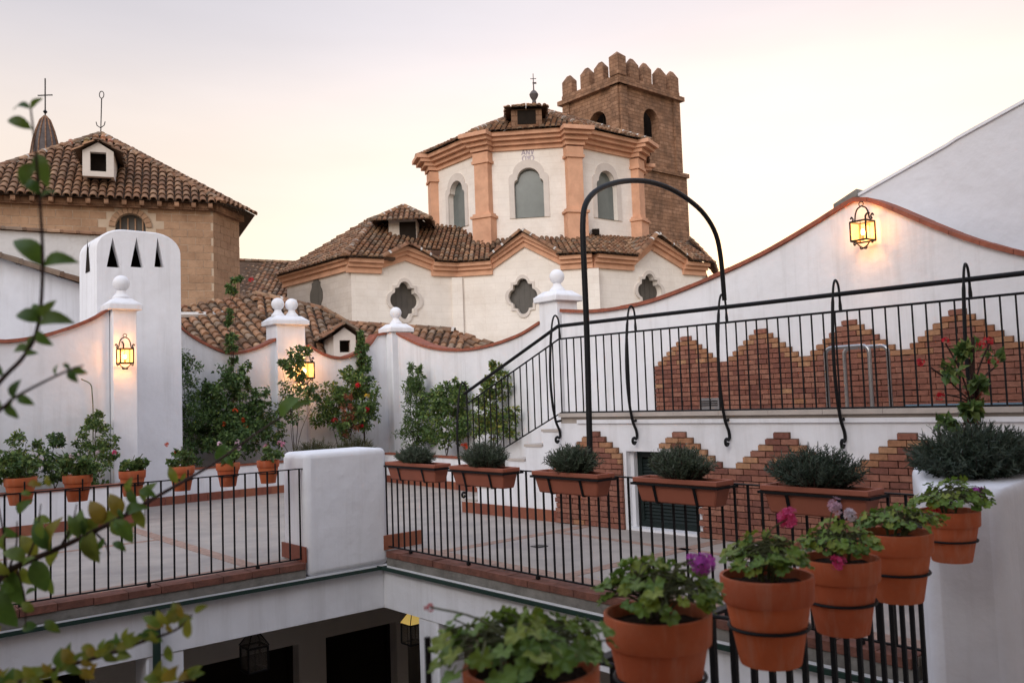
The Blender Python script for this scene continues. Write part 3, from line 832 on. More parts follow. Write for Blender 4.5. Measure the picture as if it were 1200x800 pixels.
# ------------------------------------------------ square tower
tw = thing('church_tower', 'brown stone church tower with battlements and arched bell openings', 'tower', (9, 63, -3.3))
Fc = at(725, 100, 60); Fc.z = 0
uR, uLf = V((0.76, 0.65, 0)).normalized(), V((-0.65, 0.76, 0)).normalized()
aR_, aL_ = 6.6, 5.6
TR = Wall((Fc.x, Fc.y), uR, -uLf); TL = Wall((Fc.x, Fc.y), uLf, -uR)
def arch(c, w, z0, zt, n=12):
    p = [(c - w / 2, z0), (c + w / 2, z0)]
    for k in range(n + 1):
        a = PI * k / n; p.append((c + w / 2 * math.cos(a), zt - w / 2 + w / 2 * math.sin(a)))
    return p
def solid_tower(mat):
    for (fr, Wd, c) in ((TR, aR_, TR.hit(763, 140)[0]), (TL, aL_, TL.hit(700, 140)[0])):
        z1, z0 = fr.hit(763 if fr is TR else 700, 128 if fr is TR else 131)[1], fr.hit(763, 168)[1]
        hole = arch(c, 1.7, z0, z1)
        MB().panel(fr, [(0, 17.6), (Wd, 17.6), (Wd, 23.4), (0, 23.4)], [hole], 0, -0.7).build('belfry_wall', M[mat], tw)
        MB().panel(fr, [(-0.25, -3.3), (Wd + 0.25, -3.3), (Wd + 0.25, 17.6), (-0.25, 17.6)], [], 0.25, -0.7).build('shaft_wall', M[mat], tw)
        # shallow pilasters and string courses
        for a in (0.35, Wd - 0.35):
            MB().fbox(fr, a - 0.34, a + 0.34, 0.001, 0.14, 17.9, 23.3).build('pilaster', M[mat], tw)
        MB().fbox(fr, -0.35, Wd + 0.35, -0.7, 0.42, 17.45, 17.75).build('string_course', M[mat], tw)
        MB().fbox(fr, -0.3, Wd + 0.3, -0.7, 0.36, 23.3, 23.62).build('string_course', M[mat], tw)
        MB().fbox(fr, -0.05, Wd + 0.05, -0.6, 0.10, 23.62, 24.0).build('parapet', M[mat], tw)
    MB().fbox(TR, 0.2, aR_, -aL_, -0.75, 17.0, 18.2).build('belfry_floor', M['dark'], tw)
    MB().fbox(TR, 0.72, aR_ - 0.1, -2.3, -2.2, 18, 23.2).build('belfry_inner_wall', M['dark'], tw)
    MB().fbox(TL, 0.72, aL_ - 0.1, -2.3, -2.2, 18, 23.2).build('belfry_inner_wall', M['dark'], tw)
solid_tower('tower')
def merlon(fr, a, w, h):
    m = MB(); d = 0.5
    m.fbox(fr, a - w / 2, a + w / 2, -d, 0.06, 24.0, 24.0 + h * 0.7)
    t0 = 24.0 + h * 0.7
    m.hexa([fr(a - w / 2, .06, t0), fr(a + w / 2, .06, t0), fr(a + w / 2, -d, t0), fr(a - w / 2, -d, t0), fr(a - w * .16, -d * .3, 24 + h), fr(a + w * .16, -d * .3, 24 + h), fr(a + w * .16, -d * .5, 24 + h), fr(a - w * .16, -d * .5, 24 + h)])
    m.build('merlon', M['tower'], tw)
for x in (743, 758, 775): merlon(TR, TR.hit(x, 90)[0], 0.92, 1.55)
for x in (702.5, 686): merlon(TL, TL.hit(x, 95)[0], 0.92, 1.5)
MB().box(Fc + (uR + uLf) * 0.25 + V((0, 0, 24.7)), (0.85, 0.85, 1.4), uR, uLf).build('merlon', M['tower'], tw)
mm = MB(); q = [Fc + uR * x + uLf * y + V((0, 0, 25.4)) for x, y in ((-.18, -.18), (.68, -.18), (.68, .68), (-.18, .68))]; t_ = Fc + (uR + uLf) * .25 + V((0, 0, 25.8))
for i in range(4): mm.face([q[i], q[(i + 1) % 4], t_])
mm.build('merlon_cap', M['tower'], tw)
merlon(TR, aR_ - 0.45, 1.0, 1.6); merlon(TL, aL_ - 0.5, 1.0, 1.5)

# ------------------------------------------------ sandstone building on the left
sb_ = thing('sandstone_building', 'sandstone building with hipped tile roof, dormer and arched window', 'building', xy(120, 34))
ZE = 9.35
def zat(px, y, d): return at(px, y, d).z
EL, E1, E0 = at(-84, 222, 30.3), at(262, 240, 33.9), at(299, 252, 36.2)
ZE = (EL.z + E1.z + E0.z) / 3
for p in (EL, E1, E0): p.z = ZE
AP = at(118, 158, 37.5)
EB = V((E0.x - 3.2, E0.y + 7, ZE)); EBL = V((EL.x - 6, EL.y + 8, ZE))
def inset(p, k=0.5):
    d = V((AP.x - p.x, AP.y - p.y, 0)).normalized(); return V((p.x, p.y, 0)) + d * k
iL, i1, i0 = inset(EL, .75), inset(E1, .6), inset(E0, .75)
wf1, Wf1 = framed(iL, i1); wf2, Wf2 = framed(i1, i0)
ZW0, ZW1 = -3.3, ZE + 0.22
cw = wf1.hit(153, 270); rw_ = abs(wf1.hit(178, 270)[0] - cw[0]); zw = wf1.hit(153, 245)[1] - 1.15 * rw_ * 0
arc = wf1.hit(153, 250)[1]
hole = arch(cw[0], rw_ * 1.42, arc - rw_ * 0.71 - 1.3, arc)
MB().panel(wf1, [(0, ZW0), (Wf1, ZW0), (Wf1, ZW1), (0, ZW1)], [hole], 0, -0.5).build('wall', M['joint'], sb_)
MB().panel(wf2, [(0, ZW0), (Wf2, ZW0), (Wf2, ZW1), (0, ZW1)], [], 0, -0.5).build('wall', M['joint'], sb_)
gl = MB().panel(wf1, scaled(hole, cw, 1.03), [], -0.3, -0.34).build('window', M['darkglass'], sb_)
for k in range(4):
    MB().fbox(wf1, cw[0] - rw_ * .7 + rw_ * .35 * (k + .5), cw[0] - rw_ * .7 + rw_ * .35 * (k + .5) + .05, -0.29, -0.25, arc - 2.2, arc - .15).build('glazing_bar', M['stone'], gl)
for k in range(11):                      # voussoirs
    a0_, a1_ = PI * k / 11 + .015, PI * (k + 1) / 11 - .015
    r_, R_ = rw_ * .71, rw_ * 1.0; zc = arc - rw_ * .71
    m = MB(); q = [(r_, a0_), (R_, a0_), (R_, a1_), (r_, a1_)]
    m.prism([wf1(cw[0] + r * math.cos(a), 0.002, zc + r * math.sin(a)) for r, a in q], wf1.n * 0.06)
    m.build('voussoir', M['stone'], sb_)
def stones(fr, a0, a1, z0, z1, bw, bh, avoid=None):
    ms = []
    for _ in range(4):
        m = MB(); j = lambda: R(-.008, .008)
        w_, h_ = bw / 2 - .012, bh / 2 - .010
        m.hexa([V((-w_ + j(), -.014, -h_ + j())), V((w_ + j(), -.014, -h_ + j())), V((w_, .02, -h_)), V((-w_, .02, -h_)), V((-w_ + j(), -.014, h_ + j())), V((w_ + j(), -.014, h_ + j())), V((w_, .02, h_)), V((-w_, .02, h_))])
        ms.append(m.mesh('stone', M['stone']))
    rz = math.atan2(fr.n.x, -fr.n.y)
    k = 0; z = z1 - bh / 2
    while z > z0:
        a = a0 + bw / 2 + (bw / 2 if k % 2 else 0) - bw / 2
        while a < a1 + bw / 2:
            lo, hi = max(a - bw / 2, a0), min(a + bw / 2, a1)
            if hi - lo > 0.12 and not (avoid and avoid((lo + hi) / 2, z, (hi - lo) / 2)):
                o = link_mesh('stone', random.choice(ms), sb_, fr((lo + hi) / 2, R(-0.004, .008), z), (0, 0, rz), ((hi - lo) / bw, 1, 1))
            a += bw
        z -= bh; k += 1
avd = lambda a, z, w: (math.hypot(max(0, abs(a - cw[0]) - w * .6), z - (arc - rw_ * .71)) < rw_ * 1.03 and z > arc - rw_ * .8) or (abs(a - cw[0]) < rw_ + w * .6 and z < arc - rw_ * .7)
sL0 = wf1.hit(-8, 300)[0]
stones(wf1, sL0, Wf1, wf1.hit(100, 366)[1], ZW1 - 0.02, 0.58, 0.30, avd)
stones(wf2, 0.0, Wf2, wf2.hit(270, 366)[1], ZW1 - 0.02, 0.56, 0.30)
cn_ = MB()
for fr, Wd in ((wf1, Wf1), (wf2, Wf2)):
    cn_.fbox(fr, -0.1, Wd + 0.05, -0.2, 0.22, ZW1 - 0.46, ZW1 - 0.20)
cn_.build('eaves_band', M['tower'], sb_)
a = sL0
while a < Wf1:
    MB().fbox(wf1, a, a + 0.16, 0.221, 0.50, ZW1 - 0.42, ZW1 - 0.24).build('corbel', M['tower'], sb_); a += 0.62
bedm = MB()
lst = []
tile_face(None, EL, E1, AP, AP, 0.30, 0.46, bed_mb=bedm, objs=lst)
tile_face(None, E1, E0, AP, AP, 0.30, 0.46, bed_mb=bedm, objs=lst)
bedm.face([E0, EB, AP]); bedm.face([EBL, EL, AP])
bedm.build('roof_bed', M['tile_bed'], sb_)
def tile_obj_mesh(seed):
    m = MB(); r = 0.125; L_ = 0.46; seg = 6; rows = []
    for (yy, rr, hh) in ((0.0, r * 1.08, 0.05), (L_ + 0.04, r * 0.86, 0.0)):
        rows.append([m.vert((rr * math.cos(PI * k / seg) , yy, hh + rr * .85 * math.sin(PI * k / seg))) for k in range(seg + 1)])
        rows.append([m.vert((rr * .84 * math.cos(PI * k / seg), yy, hh + rr * .70 * math.sin(PI * k / seg) - 0.005)) for k in range(seg + 1)])
    for k in range(seg):
        m.f.append([rows[0][k], rows[0][k + 1], rows[2][k + 1], rows[2][k]])
        m.f.append([rows[0][k], rows[1][k], rows[1][k + 1], rows[0][k + 1]])
    return m.mesh('roof_tile', M['tile_obj'], smooth=60)
TM = tile_obj_mesh(1)
vis = []
rest = MB()
for (p, u, w, n) in lst:
    v = p - CAM; dd = v.dot(fwd)
    x_, y_ = 600 + F * v.dot(RT) / dd, 400 - F * v.dot(UP) / dd
    if -5 < x_ < 305: vis.append((v.length, p, u, w, n))
vis.sort(key=lambda q: q[0])
for i, (_, p, u, w, n) in enumerate(vis):
    if i < 300:
        o = link_mesh('roof_tile', TM, sb_, p, Matrix((u, w, n)).transposed().to_euler() if u.cross(w).dot(n) > 0 else Matrix((-u, w, n)).transposed().to_euler())
    else:
        rest.cur = tuple(c * R(.8, 1.2) for c in random.choice(TILES))
        rows = [[rest.vert(p + u * rr * math.cos(PI * k / 4) + w * yy + n * (hh + rr * .85 * math.sin(PI * k / 4))) for k in range(5)] for (yy, rr, hh) in ((0, .135, .05), (.5, .107, 0))]
        for k in range(4): rest.f.append([rows[0][k], rows[0][k + 1], rows[1][k + 1], rows[1][k]])
        rest.f.append(rows[0])
stuff(rest.build('upper_roof_tiles', M['tile'], sb_, fix=False, tint=True))
for P_, w_ in ((E1, .1), (E0, .1), (EL, .3)):
    rm_ = MB(); ridge(rm_, P_, AP, 0.15, .45, w_)
    rm_.build('ridge_tiles', M['tile'], sb_, fix=False, tint=True)
# dormer
dp_ = at(115, 188, 32.6); ud, nd = wf1.u, wf1.n
WD = Wall((dp_.x, dp_.y), ud, nd)
dmb = MB()
dmb.panel(lambda a, t, z: WD(a, t, dp_.z + z), [(-.54, -.62), (.54, -.62), (.54, .36), (0, .70), (-.54, .36)], [[(-.28, -.42), (.28, -.42), (.28, .32), (-.28, .32)]], 0, -0.25)
dmb.fbox(lambda a, t, z: WD(a, t, dp_.z + z), -.54, -.44, -2.6, -.25, -.62, .36); dmb.fbox(lambda a, t, z: WD(a, t, dp_.z + z), .44, .54, -2.6, -.25, -.62, .36)
dmo = dmb.build('dormer', M['trimwhite'], sb_)
MB().fbox(lambda a, t, z: WD(a, t, dp_.z + z), -.3, .3, -1.0, -.5, -.45, .4).build('opening', M['dark'], dmo)
Z = lambda a, t, z: WD(a, t, dp_.z + z)
roof(dmo, [(Z(-.78, -3.4, .28), Z(-.78, .18, .28), Z(0, .18, .74), Z(0, -3.4, .74)), (Z(.78, .18, .28), Z(.78, -3.4, .28), Z(0, -3.4, .74), Z(0, .18, .74))], [], .26, .42)
# iron rod at the peak
ir = MB(); top = at(123, 115, 37.5)
ir.tube([AP, V((AP.x + .05, AP.y, top.z))], 0.022, 6); ir.tube([V((AP.x + .05 + .10 * math.cos(k * PI / 6), AP.y, top.z + .15 + .16 * math.sin(k * PI / 6))) for k in range(13)], .02, 5)
for s_ in (-1, 1): ir.tube([V((AP.x, AP.y, AP.z + .3)), V((AP.x + s_ * .16, AP.y, AP.z + .42)), V((AP.x + s_ * .2, AP.y, AP.z + .58))], .02, 5)
ir.build('finial', M['iron'], sb_)
# slim spire behind
spb = at(53, 185, 55); spt = at(53, 136, 55)
sp_t = thing('bell_spire', 'small slate bell spire with iron cross behind the sandstone roof', 'spire', (spb.x, spb.y, spb.z - 6))
m = MB(); hh = spt.z - spb.z
m.lathe([(0.75, -12), (0.8, -0.6), (0.86, 0), (0.72, hh * .35), (0.52, hh * .65), (0.28, hh * .9), (0.06, hh)], spb, 12)
m.build('spire', M['slate'], sp_t)
for k in range(12):
    a = 2 * PI * k / 12
    MB().tube([spb + V((r * math.cos(a), r * math.sin(a), z)) for r, z in ((.88, 0), (.74, hh * .35), (.54, hh * .65), (.3, hh * .9), (.06, hh))], .045, 5).build('rib', M['tower'], sp_t)
m = MB(); ct = at(53, 92, 55)
m.tube([spt, V((spt.x, spt.y, ct.z))], .04, 6); m.box((spt.x, spt.y, lerp(spt.z, ct.z, .55)), (.95, .06, .06)); m.lathe([(.05, 0), (.14, .12), (.05, .24)], spt + V((0, 0, .15)), 8)
m.build('cross', M['iron'], sp_t)

# ------------------------------------------------ tiled roofs of the houses between
hr = thing('tiled_house', 'house with long terracotta tiled roof and a little dormer behind the garden wall', 'house', xy(340, 30))
def drop(P, dx, dy, z): return V((P.x + dx, P.y + dy, z))
rA, rB, rC, rD, rE, rG = at(205, 378, 27), at(298, 346, 30), at(378, 364, 31), at(408, 381, 31), at(533, 389, 30), at(600, 412, 29)
zb2 = 1.5
sl = V((2.6, -6.2, 0))
def dn(P, k=1.0): return V((P.x + sl.x * k, P.y + sl.y * k, P.z - 3.4 * k))
roof(hr, [(dn(at(150, 372, 28)), dn(rB), rB, at(150, 372, 28)), (dn(rB), dn(rC), rC, rB), (dn(rC), dn(rD), rD, rC), (dn(rD), dn(rE, .9), rE, rD), (dn(rE, .9), dn(rG, .6), rG, rE)], [(rB, rC), (rC, rD), (rD, rE)], .27, .42, white=.15)
hm = MB()
for P, Q in ((rB, rC), (rC, rD), (rD, rE), (rE, rG)):
    hm.face([V((P.x, P.y + .1, -3.3)), V((Q.x, Q.y + .1, -3.3)), V((Q.x, Q.y + .1, Q.z - .1)), V((P.x, P.y + .1, P.z - .1))])
hm.build('back_wall', M['white_old'], hr)
ff = MB(); ff.tube([at(200, 369, 27.6), at(250, 368.5, 28.4), at(272, 366, 28.8)], .10, 6); ff.build('mortar_flashing', M['white_old'], hr)
dq = at(404, 404, 26.0); WQ = Wall((dq.x, dq.y), (0.93, 0.36))
Z = lambda a, t, z: WQ(a, t, dq.z + z)
dm2 = MB().panel(Z, [(-.33, -.9), (.33, -.9), (.33, .28), (0, .52), (-.33, .28)], [[(-.15, -.22), (.17, -.22), (.17, .14), (-.15, .14)]], 0, -.2)
dm2.fbox(Z, -.33, -.2, -3.0, -.2, -.9, .28); d2o = dm2.build('dormer', M['trimwhite'], hr)
MB().fbox(Z, -.2, .2, -.8, -.5, -.3, .2).build('opening', M['dark'], d2o)
roof(d2o, [(Z(-.55, -3.2, .2), Z(-.55, .18, .2), Z(0, .18, .6), Z(0, -3.2, .6)), (Z(.55, .18, .2), Z(.55, -3.2, .2), Z(0, -3.2, .6), Z(0, .18, .6))], [], .22, .36)
h2 = thing('tiled_house', 'house with high terracotta roof slope between sandstone building and church', 'house', xy(310, 50))
a0_, a1_ = at(255, 305, 52), at(420, 312, 52)
roof(h2, [(V((a0_.x + 4, a0_.y - 12, 2.5)), V((a1_.x + 4, a1_.y - 12, 2.5)), a1_, a0_)], [(a0_, a1_)], .30, .46, white=.1)
MB().box(((a0_.x + a1_.x) / 2 + 2, a0_.y - 2, -0.6), (9, 8, 5.6)).build('wall', M['white_old'], h2)
# ------------------------------------------------ whitewashed neighbours
nb = thing('neighbour_house', 'old whitewashed wall with sloping dark tile edge behind the curved wall', 'house', xy(40, 17.5))
WN = Wall(W4(0, -3.4, 0)[:2], W4.u)
pts_ = [WN.hit(x, y) for x, y in ((-150, 240), (0, 302), (98, 334), (112, 340))]
pts_ = sorted(pts_)
pts_.append((pts_[-1][0] + 6, pts_[-1][1] + 1.4))
MB().panel(WN, [(pts_[0][0], -3.3)] + pts_ + [(pts_[-1][0], -3.3)], [], 0, -.3).build('wall', M['white'], nb)
tm = MB()
P, Q = WN(pts_[0][0], .05, pts_[0][1]), WN(pts_[-1][0], .05, pts_[-1][1])
ridge(tm, P, Q, .13, .35, .05); tm.build('tile_edge', M['tile'], nb, fix=False, tint=True)
nb2 = thing('neighbour_house', 'weathered whitewashed wall under the sandstone building', 'house', xy(40, 22))
WN2 = Wall(W4(0, -8.0, 0)[:2], W4.u)
pts_ = sorted([WN2.hit(x, y) for x, y in ((-150, 262), (0, 270), (50, 273), (125, 277))])
pts_.append((pts_[-1][0] + 8, pts_[-1][1]))
MB().panel(WN2, [(pts_[0][0], -3.3)] + pts_ + [(pts_[-1][0], -3.3)], [], 0, -.3).build('wall', M['white_old'], nb2)
tm = MB()
for i in range(len(pts_) - 1): ridge(tm, WN2(pts_[i][0], 0, pts_[i][1]), WN2(pts_[i + 1][0], 0, pts_[i + 1][1]), .09, .35, .3)
tm.build('tile_edge', M['tile'], nb2, fix=False, tint=True)
gh = thing('gable_house', 'tall whitewashed gable wall rising behind the lantern wall', 'house', W2(12, -1, 0))
WG = Wall(W2(0, -0.9, 0)[:2], W2.u)
pts_ = sorted([WG.hit(x, y) for x, y in ((984, 247), (1007, 230), (1110, 172), (1122, 164), (1200, 121), (1330, 50))])
MB().panel(WG, [(pts_[0][0], -3.3)] + pts_ + [(pts_[-1][0], -3.3)], [], 0, -.3).build('wall', M['gable'], gh)
tm = MB()
for i in range(1): tm.fbox(WG, pts_[0][0] - .08, pts_[1][0], -.35, .06, pts_[0][1] + .10, pts_[1][1] - .02)
m = MB(); (a, z), (b, y) = pts_[0], pts_[1]
m.hexa([WG(a - .05, .06, z), WG(b, .06, y), WG(b, -.35, y), WG(a - .05, -.35, z), WG(a - .05, .06, z + .09), WG(b, .06, y + .09), WG(b, -.35, y + .09), WG(a - .05, -.35, z + .09)])
m.build('verge', M['conc'], gh)
for i in range(1, len(pts_) - 1):
    (a, z), (b, y) = pts_[i], pts_[i + 1]
    m = MB(); m.hexa([WG(a, .03, z), WG(b, .03, y), WG(b, -.34, y), WG(a, -.34, z), WG(a, .03, z + .035), WG(b, .03, y + .035), WG(b, -.34, y + .035), WG(a, -.34, z + .035)])
    m.build('verge', M['white'], gh)

# ================================================================== white piers
def pier(pts, z0, z1, lab, name='white_pier'):
    m = MB(); m.prism([V((p[0], p[1], z0)) for p in pts], (0, 0, z1 - z0))
    o = m.build(name, M['white'], bevel=0.06, seg=4)
    return tag(o, lab, 'pier')
pa = [CA + nL * 0.085, L1 + nL * 0.085 - uL * 0.0, L1 - nL * 0.48 - uL * 0.0, CA - nL * 0.48]
pier([(p.x, p.y) for p in pa], -0.139, 1.13, 'rounded white pier where the pot railing meets the planter box railing')
psk = thing('pier_skirting', 'red clay skirting tiles at the foot of the rounded white pier', 'skirting', FL(1.0, -0.1, 0))
MB().fbox(FL, 0.985, 1.005, -0.47, 0.08, 0.013, 0.17).build('skirting_tile', M['skirt'], psk)
MB().fbox(FM, 0.06, 0.09, -0.45, 0.07, 0.013, 0.17).build('skirting_tile', M['skirt'], psk)
PB = [(1.92, 4.19), (2.23, 4.05), (3.05, 4.97), (2.46, 5.47)]
pbo = pier(PB, -3.3, 1.13, 'white planter pier full of rosemary at the end of the geranium railing')

# ================================================================== railings
bal_cache = {}
def baluster_mesh(h, w=0.014):
    k = (round(h, 3), w)
    if k not in bal_cache:
        m = MB(); m.box((0, 0, h / 2), (w, w, h))
        bal_cache[k] = m.mesh('baluster', M['iron'])
    return bal_cache[k]
def railing(name, lab, fr, a0, a1, t, z0, z1, sp, group, w=0.014, foot=9):
    r = thing(name, lab, 'railing', fr(a0, t, z0), group)
    MB().fbox(fr, a0, a1, t - 0.016, t + 0.016, z1 - 0.010, z1).build('top_rail', M['iron'], r)
    MB().fbox(fr, a0, a1, t - 0.012, t + 0.012, z0, z0 + 0.012).build('bottom_rail', M['iron'], r)
    n = int(round((a1 - a0) / sp))
    me = baluster_mesh(z1 - z0 - 0.023, w)
    rz = math.atan2(fr.u.y, fr.u.x)
    for i in range(n):
        a = a0 + sp * (i + 0.5)
        if a > a1 - 0.03: break
        link_mesh('baluster', me, r, fr(a, t, z0 + 0.0125), (0, 0, rz))
        if foot and i % foot == 4:
            MB().fbox(fr, a - 0.015, a + 0.015, t - 0.015, t + 0.015, 0.013, z0 - 0.001).build('foot', M['iron'], r)
    return r
RL = railing('iron_railing', 'black iron gallery railing carrying round terracotta pots', FL, 0.955, 8.6, 0.0, 0.04, 0.975, 0.117, 'courtyard railings')
RM = railing('iron_railing', 'black iron gallery railing carrying brown planter boxes', FM, -0.0, LM + 0.04, 0.0, 0.04, 0.97, 0.112, 'courtyard railings')
RN = railing('iron_railing', 'black iron railing carrying big geranium pots beside the rosemary pier', FN, 0.0, 8.0, 0.0, 0.04, 0.98, 0.125, 'courtyard railings', 0.018)

# ================================================================== boundary walls with scalloped clay coping
def coping_wall(name, lab, fr, tops, zb, th, cop=True, mat='white', prt=None):
    """tops: list of (s, z) along the crest"""
    w = thing(name, lab, 'wall', fr(tops[0][0], 0, zb))
    pts = [(tops[0][0], zb)] + [(tops[-1][0], zb)]
    MB().panel(fr, [(tops[0][0], zb)] + tops + [(tops[-1][0], zb)], [], 0, -th).build('wall', M[mat], w)
    if cop:
        # clay coping tiles laid along the curve
        seglen = 0.34; acc = []
        L_ = [0]
        for i in range(1, len(tops)):
            L_.append(L_[-1] + math.hypot(tops[i][0] - tops[i - 1][0], tops[i][1] - tops[i - 1][1]))
        def pt(d):
            for i in range(1, len(tops)):
                if d <= L_[i] or i == len(tops) - 1:
                    k = (d - L_[i - 1]) / max(1e-6, L_[i] - L_[i - 1])
                    return V((lerp(tops[i - 1][0], tops[i][0], k), lerp(tops[i - 1][1], tops[i][1], k), 0))
        n = max(1, int(L_[-1] / seglen))
        for i in range(n):
            d0, d1 = L_[-1] * i / n + 0.003, L_[-1] * (i + 1) / n - 0.003
            a, m_, b = pt(d0), pt((d0 + d1) / 2), pt(d1)
            j = R(-0.004, 0.004)
            mb = MB()
            for (p, q) in ((a, m_), (m_, b)):
                mb.hexa([fr(p.x, 0.045, p.y + 0.003), fr(q.x, 0.045, q.y + 0.003), fr(q.x, -th - 0.04, q.y + 0.003), fr(p.x, -th - 0.04, p.y + 0.003),
                         fr(p.x, 0.038, p.y + 0.055 + j), fr(q.x, 0.038, q.y + 0.055 + j), fr(q.x, -th - 0.03, q.y + 0.055 + j), fr(p.x, -th - 0.03, p.y + 0.055 + j)])
            mb.build('coping_tile', M['red'], w, fix=True)
    return w
def crest(fr, px, t=0.0, n=5):
    c = catmull([V((*fr.hit(x, y, t), 0)) for x, y in px], n)
    c = sorted([(p.x, p.y) for p in c])
    return c
w2r = crest(W2, [(658, 366), (690, 367), (720, 364), (760, 356), (800, 342), (850, 321), (900, 297), (950, 268), (985, 246), (1006, 236), (1030, 241), (1080, 262), (1120, 278), (1160, 291), (1200, 301), (1250, 310), (1330, 318)])
wall_r = coping_wall('boundary_wall', 'tall white wall with sweeping red clay coping behind the upper terrace', W2, w2r, -3.3, 0.28)
w2l = crest(W2, [(466, 392), (475, 397), (495, 406), (520, 411), (550, 411), (580, 405), (610, 394), (633, 380)])
wall_m = coping_wall('boundary_wall', 'white scalloped wall with clay coping behind the stair railing', W2, w2l, -3.3, 0.28)
w3a = crest(W3, [(441, 394), (430, 409), (410, 419), (395, 421), (380, 417), (362, 407)])
w3a.insert(0, (-0.05, w3a[0][1] + 0.06))
wall_a = coping_wall('boundary_wall', 'short white scalloped wall with clay coping below the little roof dormer', W3, w3a, -3.3, 0.28)
w3b = crest(W3, [(342, 386), (320, 401), (300, 410), (280, 415), (265, 415), (245, 407), (225, 396), (205, 380)])
wall_b = coping_wall('boundary_wall', 'white scalloped wall with clay coping behind the tall climbing plant', W3, w3b, -3.3, 0.28)
w4 = crest(W4, [(128, 364), (110, 375), (80, 387), (50, 396), (20, 401), (0, 402), (-60, 398), (-160, 380)])
w4.append((w4[-1][0] + 5.0, w4[-1][1] + 0.1))
wall_4 = coping_wall('boundary_wall', 'white wall with curved clay coping left of the lantern pillar', W4, w4, -3.3, 0.25)
# white pillars with ball finials
def finial(mb, c, s=1.0):
    prof = [(0.13, 0.0), (0.135, 0.03), (0.10, 0.07), (0.072, 0.11), (0.066, 0.14)]
    for k in range(11):
        a = -PI / 2 + 0.42 + (PI - 0.42) * k / 10
        prof.append((0.128 * math.cos(a) + 0.0005, 0.255 + 0.128 * math.sin(a)))
    mb.lathe([(r * s, z * s) for r, z in prof], c, 20)
def pillar(fr, a, w, th, zt, zb, lab, balls=(0,), t0=0.06):
    p = thing('pillar', lab, 'pillar', fr(a, t0 - th / 2, zb), 'white ball topped pillars')
    MB().fbox(fr, a - w / 2, a + w / 2, t0 - th, t0, zb, zt).build('shaft', M['white'], p, bevel=0.012)
    c = MB()
    c.fbox(fr, a - w / 2 - 0.07, a + w / 2 + 0.07, t0 - th - 0.07, t0 + 0.07, zt + 0.001, zt + 0.10)
    b0, b1 = 0.06, -0.09 * w / 0.4
    c.hexa([fr(a - w / 2 - 0.06, t0 + 0.06, zt + 0.10), fr(a + w / 2 + 0.06, t0 + 0.06, zt + 0.10), fr(a + w / 2 + 0.06, t0 - th - 0.06, zt + 0.10), fr(a - w / 2 - 0.06, t0 - th - 0.06, zt + 0.10),
            fr(a - w / 2 + 0.05, t0 - 0.05, zt + 0.19), fr(a + w / 2 - 0.05, t0 - 0.05, zt + 0.19), fr(a + w / 2 - 0.05, t0 - th + 0.05, zt + 0.19), fr(a - w / 2 + 0.05, t0 - th + 0.05, zt + 0.19)])
    c.build('cap', M['white'], p, bevel=0.015)
    for b in balls:
        m = MB(); finial(m, fr(a + b, t0 - th / 2, zt + 0.185)); m.build('ball_finial', M['white'], p, smooth=50)
    return p
sP = W2.hit(645, 360)[0]
pillar(W2, sP, 0.46, 0.46, W2.hit(645, 354)[1], 0.0, 'white ball topped pillar at the head of the stairs')
sC = 0.0
pillar(W2, 0.05, 0.40, 0.46, W2.hit(455, 390)[1], 0.0, 'white ball topped pillar in the planted wall corner')
s3 = W3.hit(341, 380, 0.06)[0]
pillar(W3, s3, 0.62, 0.5, W3.hit(341, 381)[1], 0.0, 'double ball topped white pillar with lamp behind leaves', balls=(0.16, -0.14))
pillar(W4, -0.02, 0.36, 0.36, W4.hit(139, 364)[1], 0.0, 'slim ball topped white pillar with wall lantern in front of chimney', t0=0.14)
# return wall from the lantern pillar back to the chimney
rt = Wall(PIL, (-0.6422, 0.7666), (0.7666, 0.6422))
tag(MB().fbox(rt, 0.05, 1.25, -0.25, 0.0, -3.3, 2.9).build('return_wall', M['white']), 'short white wall joining the lantern pillar to the chimney', 'wall')

# chimney with rounded head and triangular vents
ch = thing('chimney', 'broad white rounded chimney with triangular vent openings', 'chimney', W3(5.46, 0.3, 0))
CZ = 4.70
def rounded(a0, a1, zb, zt, r):
    p = [(a0, zb)]
    for k in range(9):
        an = PI - PI / 2 * k / 8
        p.append((a0 + r + r * math.cos(an), zt - r * 0.75 + r * 0.75 * math.sin(an)))
    for k in range(9):
        an = PI / 2 - PI / 2 * k / 8
        p.append((a1 - r + r * math.cos(an), zt - r * 0.75 + r * 0.75 * math.sin(an)))
    return p + [(a1, zb)]
vents = []
for x0, xt, x1 in ((125, 132, 142), (153, 160, 169), (181, 184.5, 193)):
    (sa, za), (sb, zb_), (st, zt_) = W3.hit(x0, 312, 0.85), W3.hit(x1, 314, 0.85), W3.hit(xt, 278, 0.85)
    vents.append([(sb, za - 0.01), (sa, za - 0.01), (st, zt_)])
fch = lambda a, t, z: W3(a, 0.85 + t, z)
ro = rounded(4.78, 6.16, 0.0, CZ, 0.46)
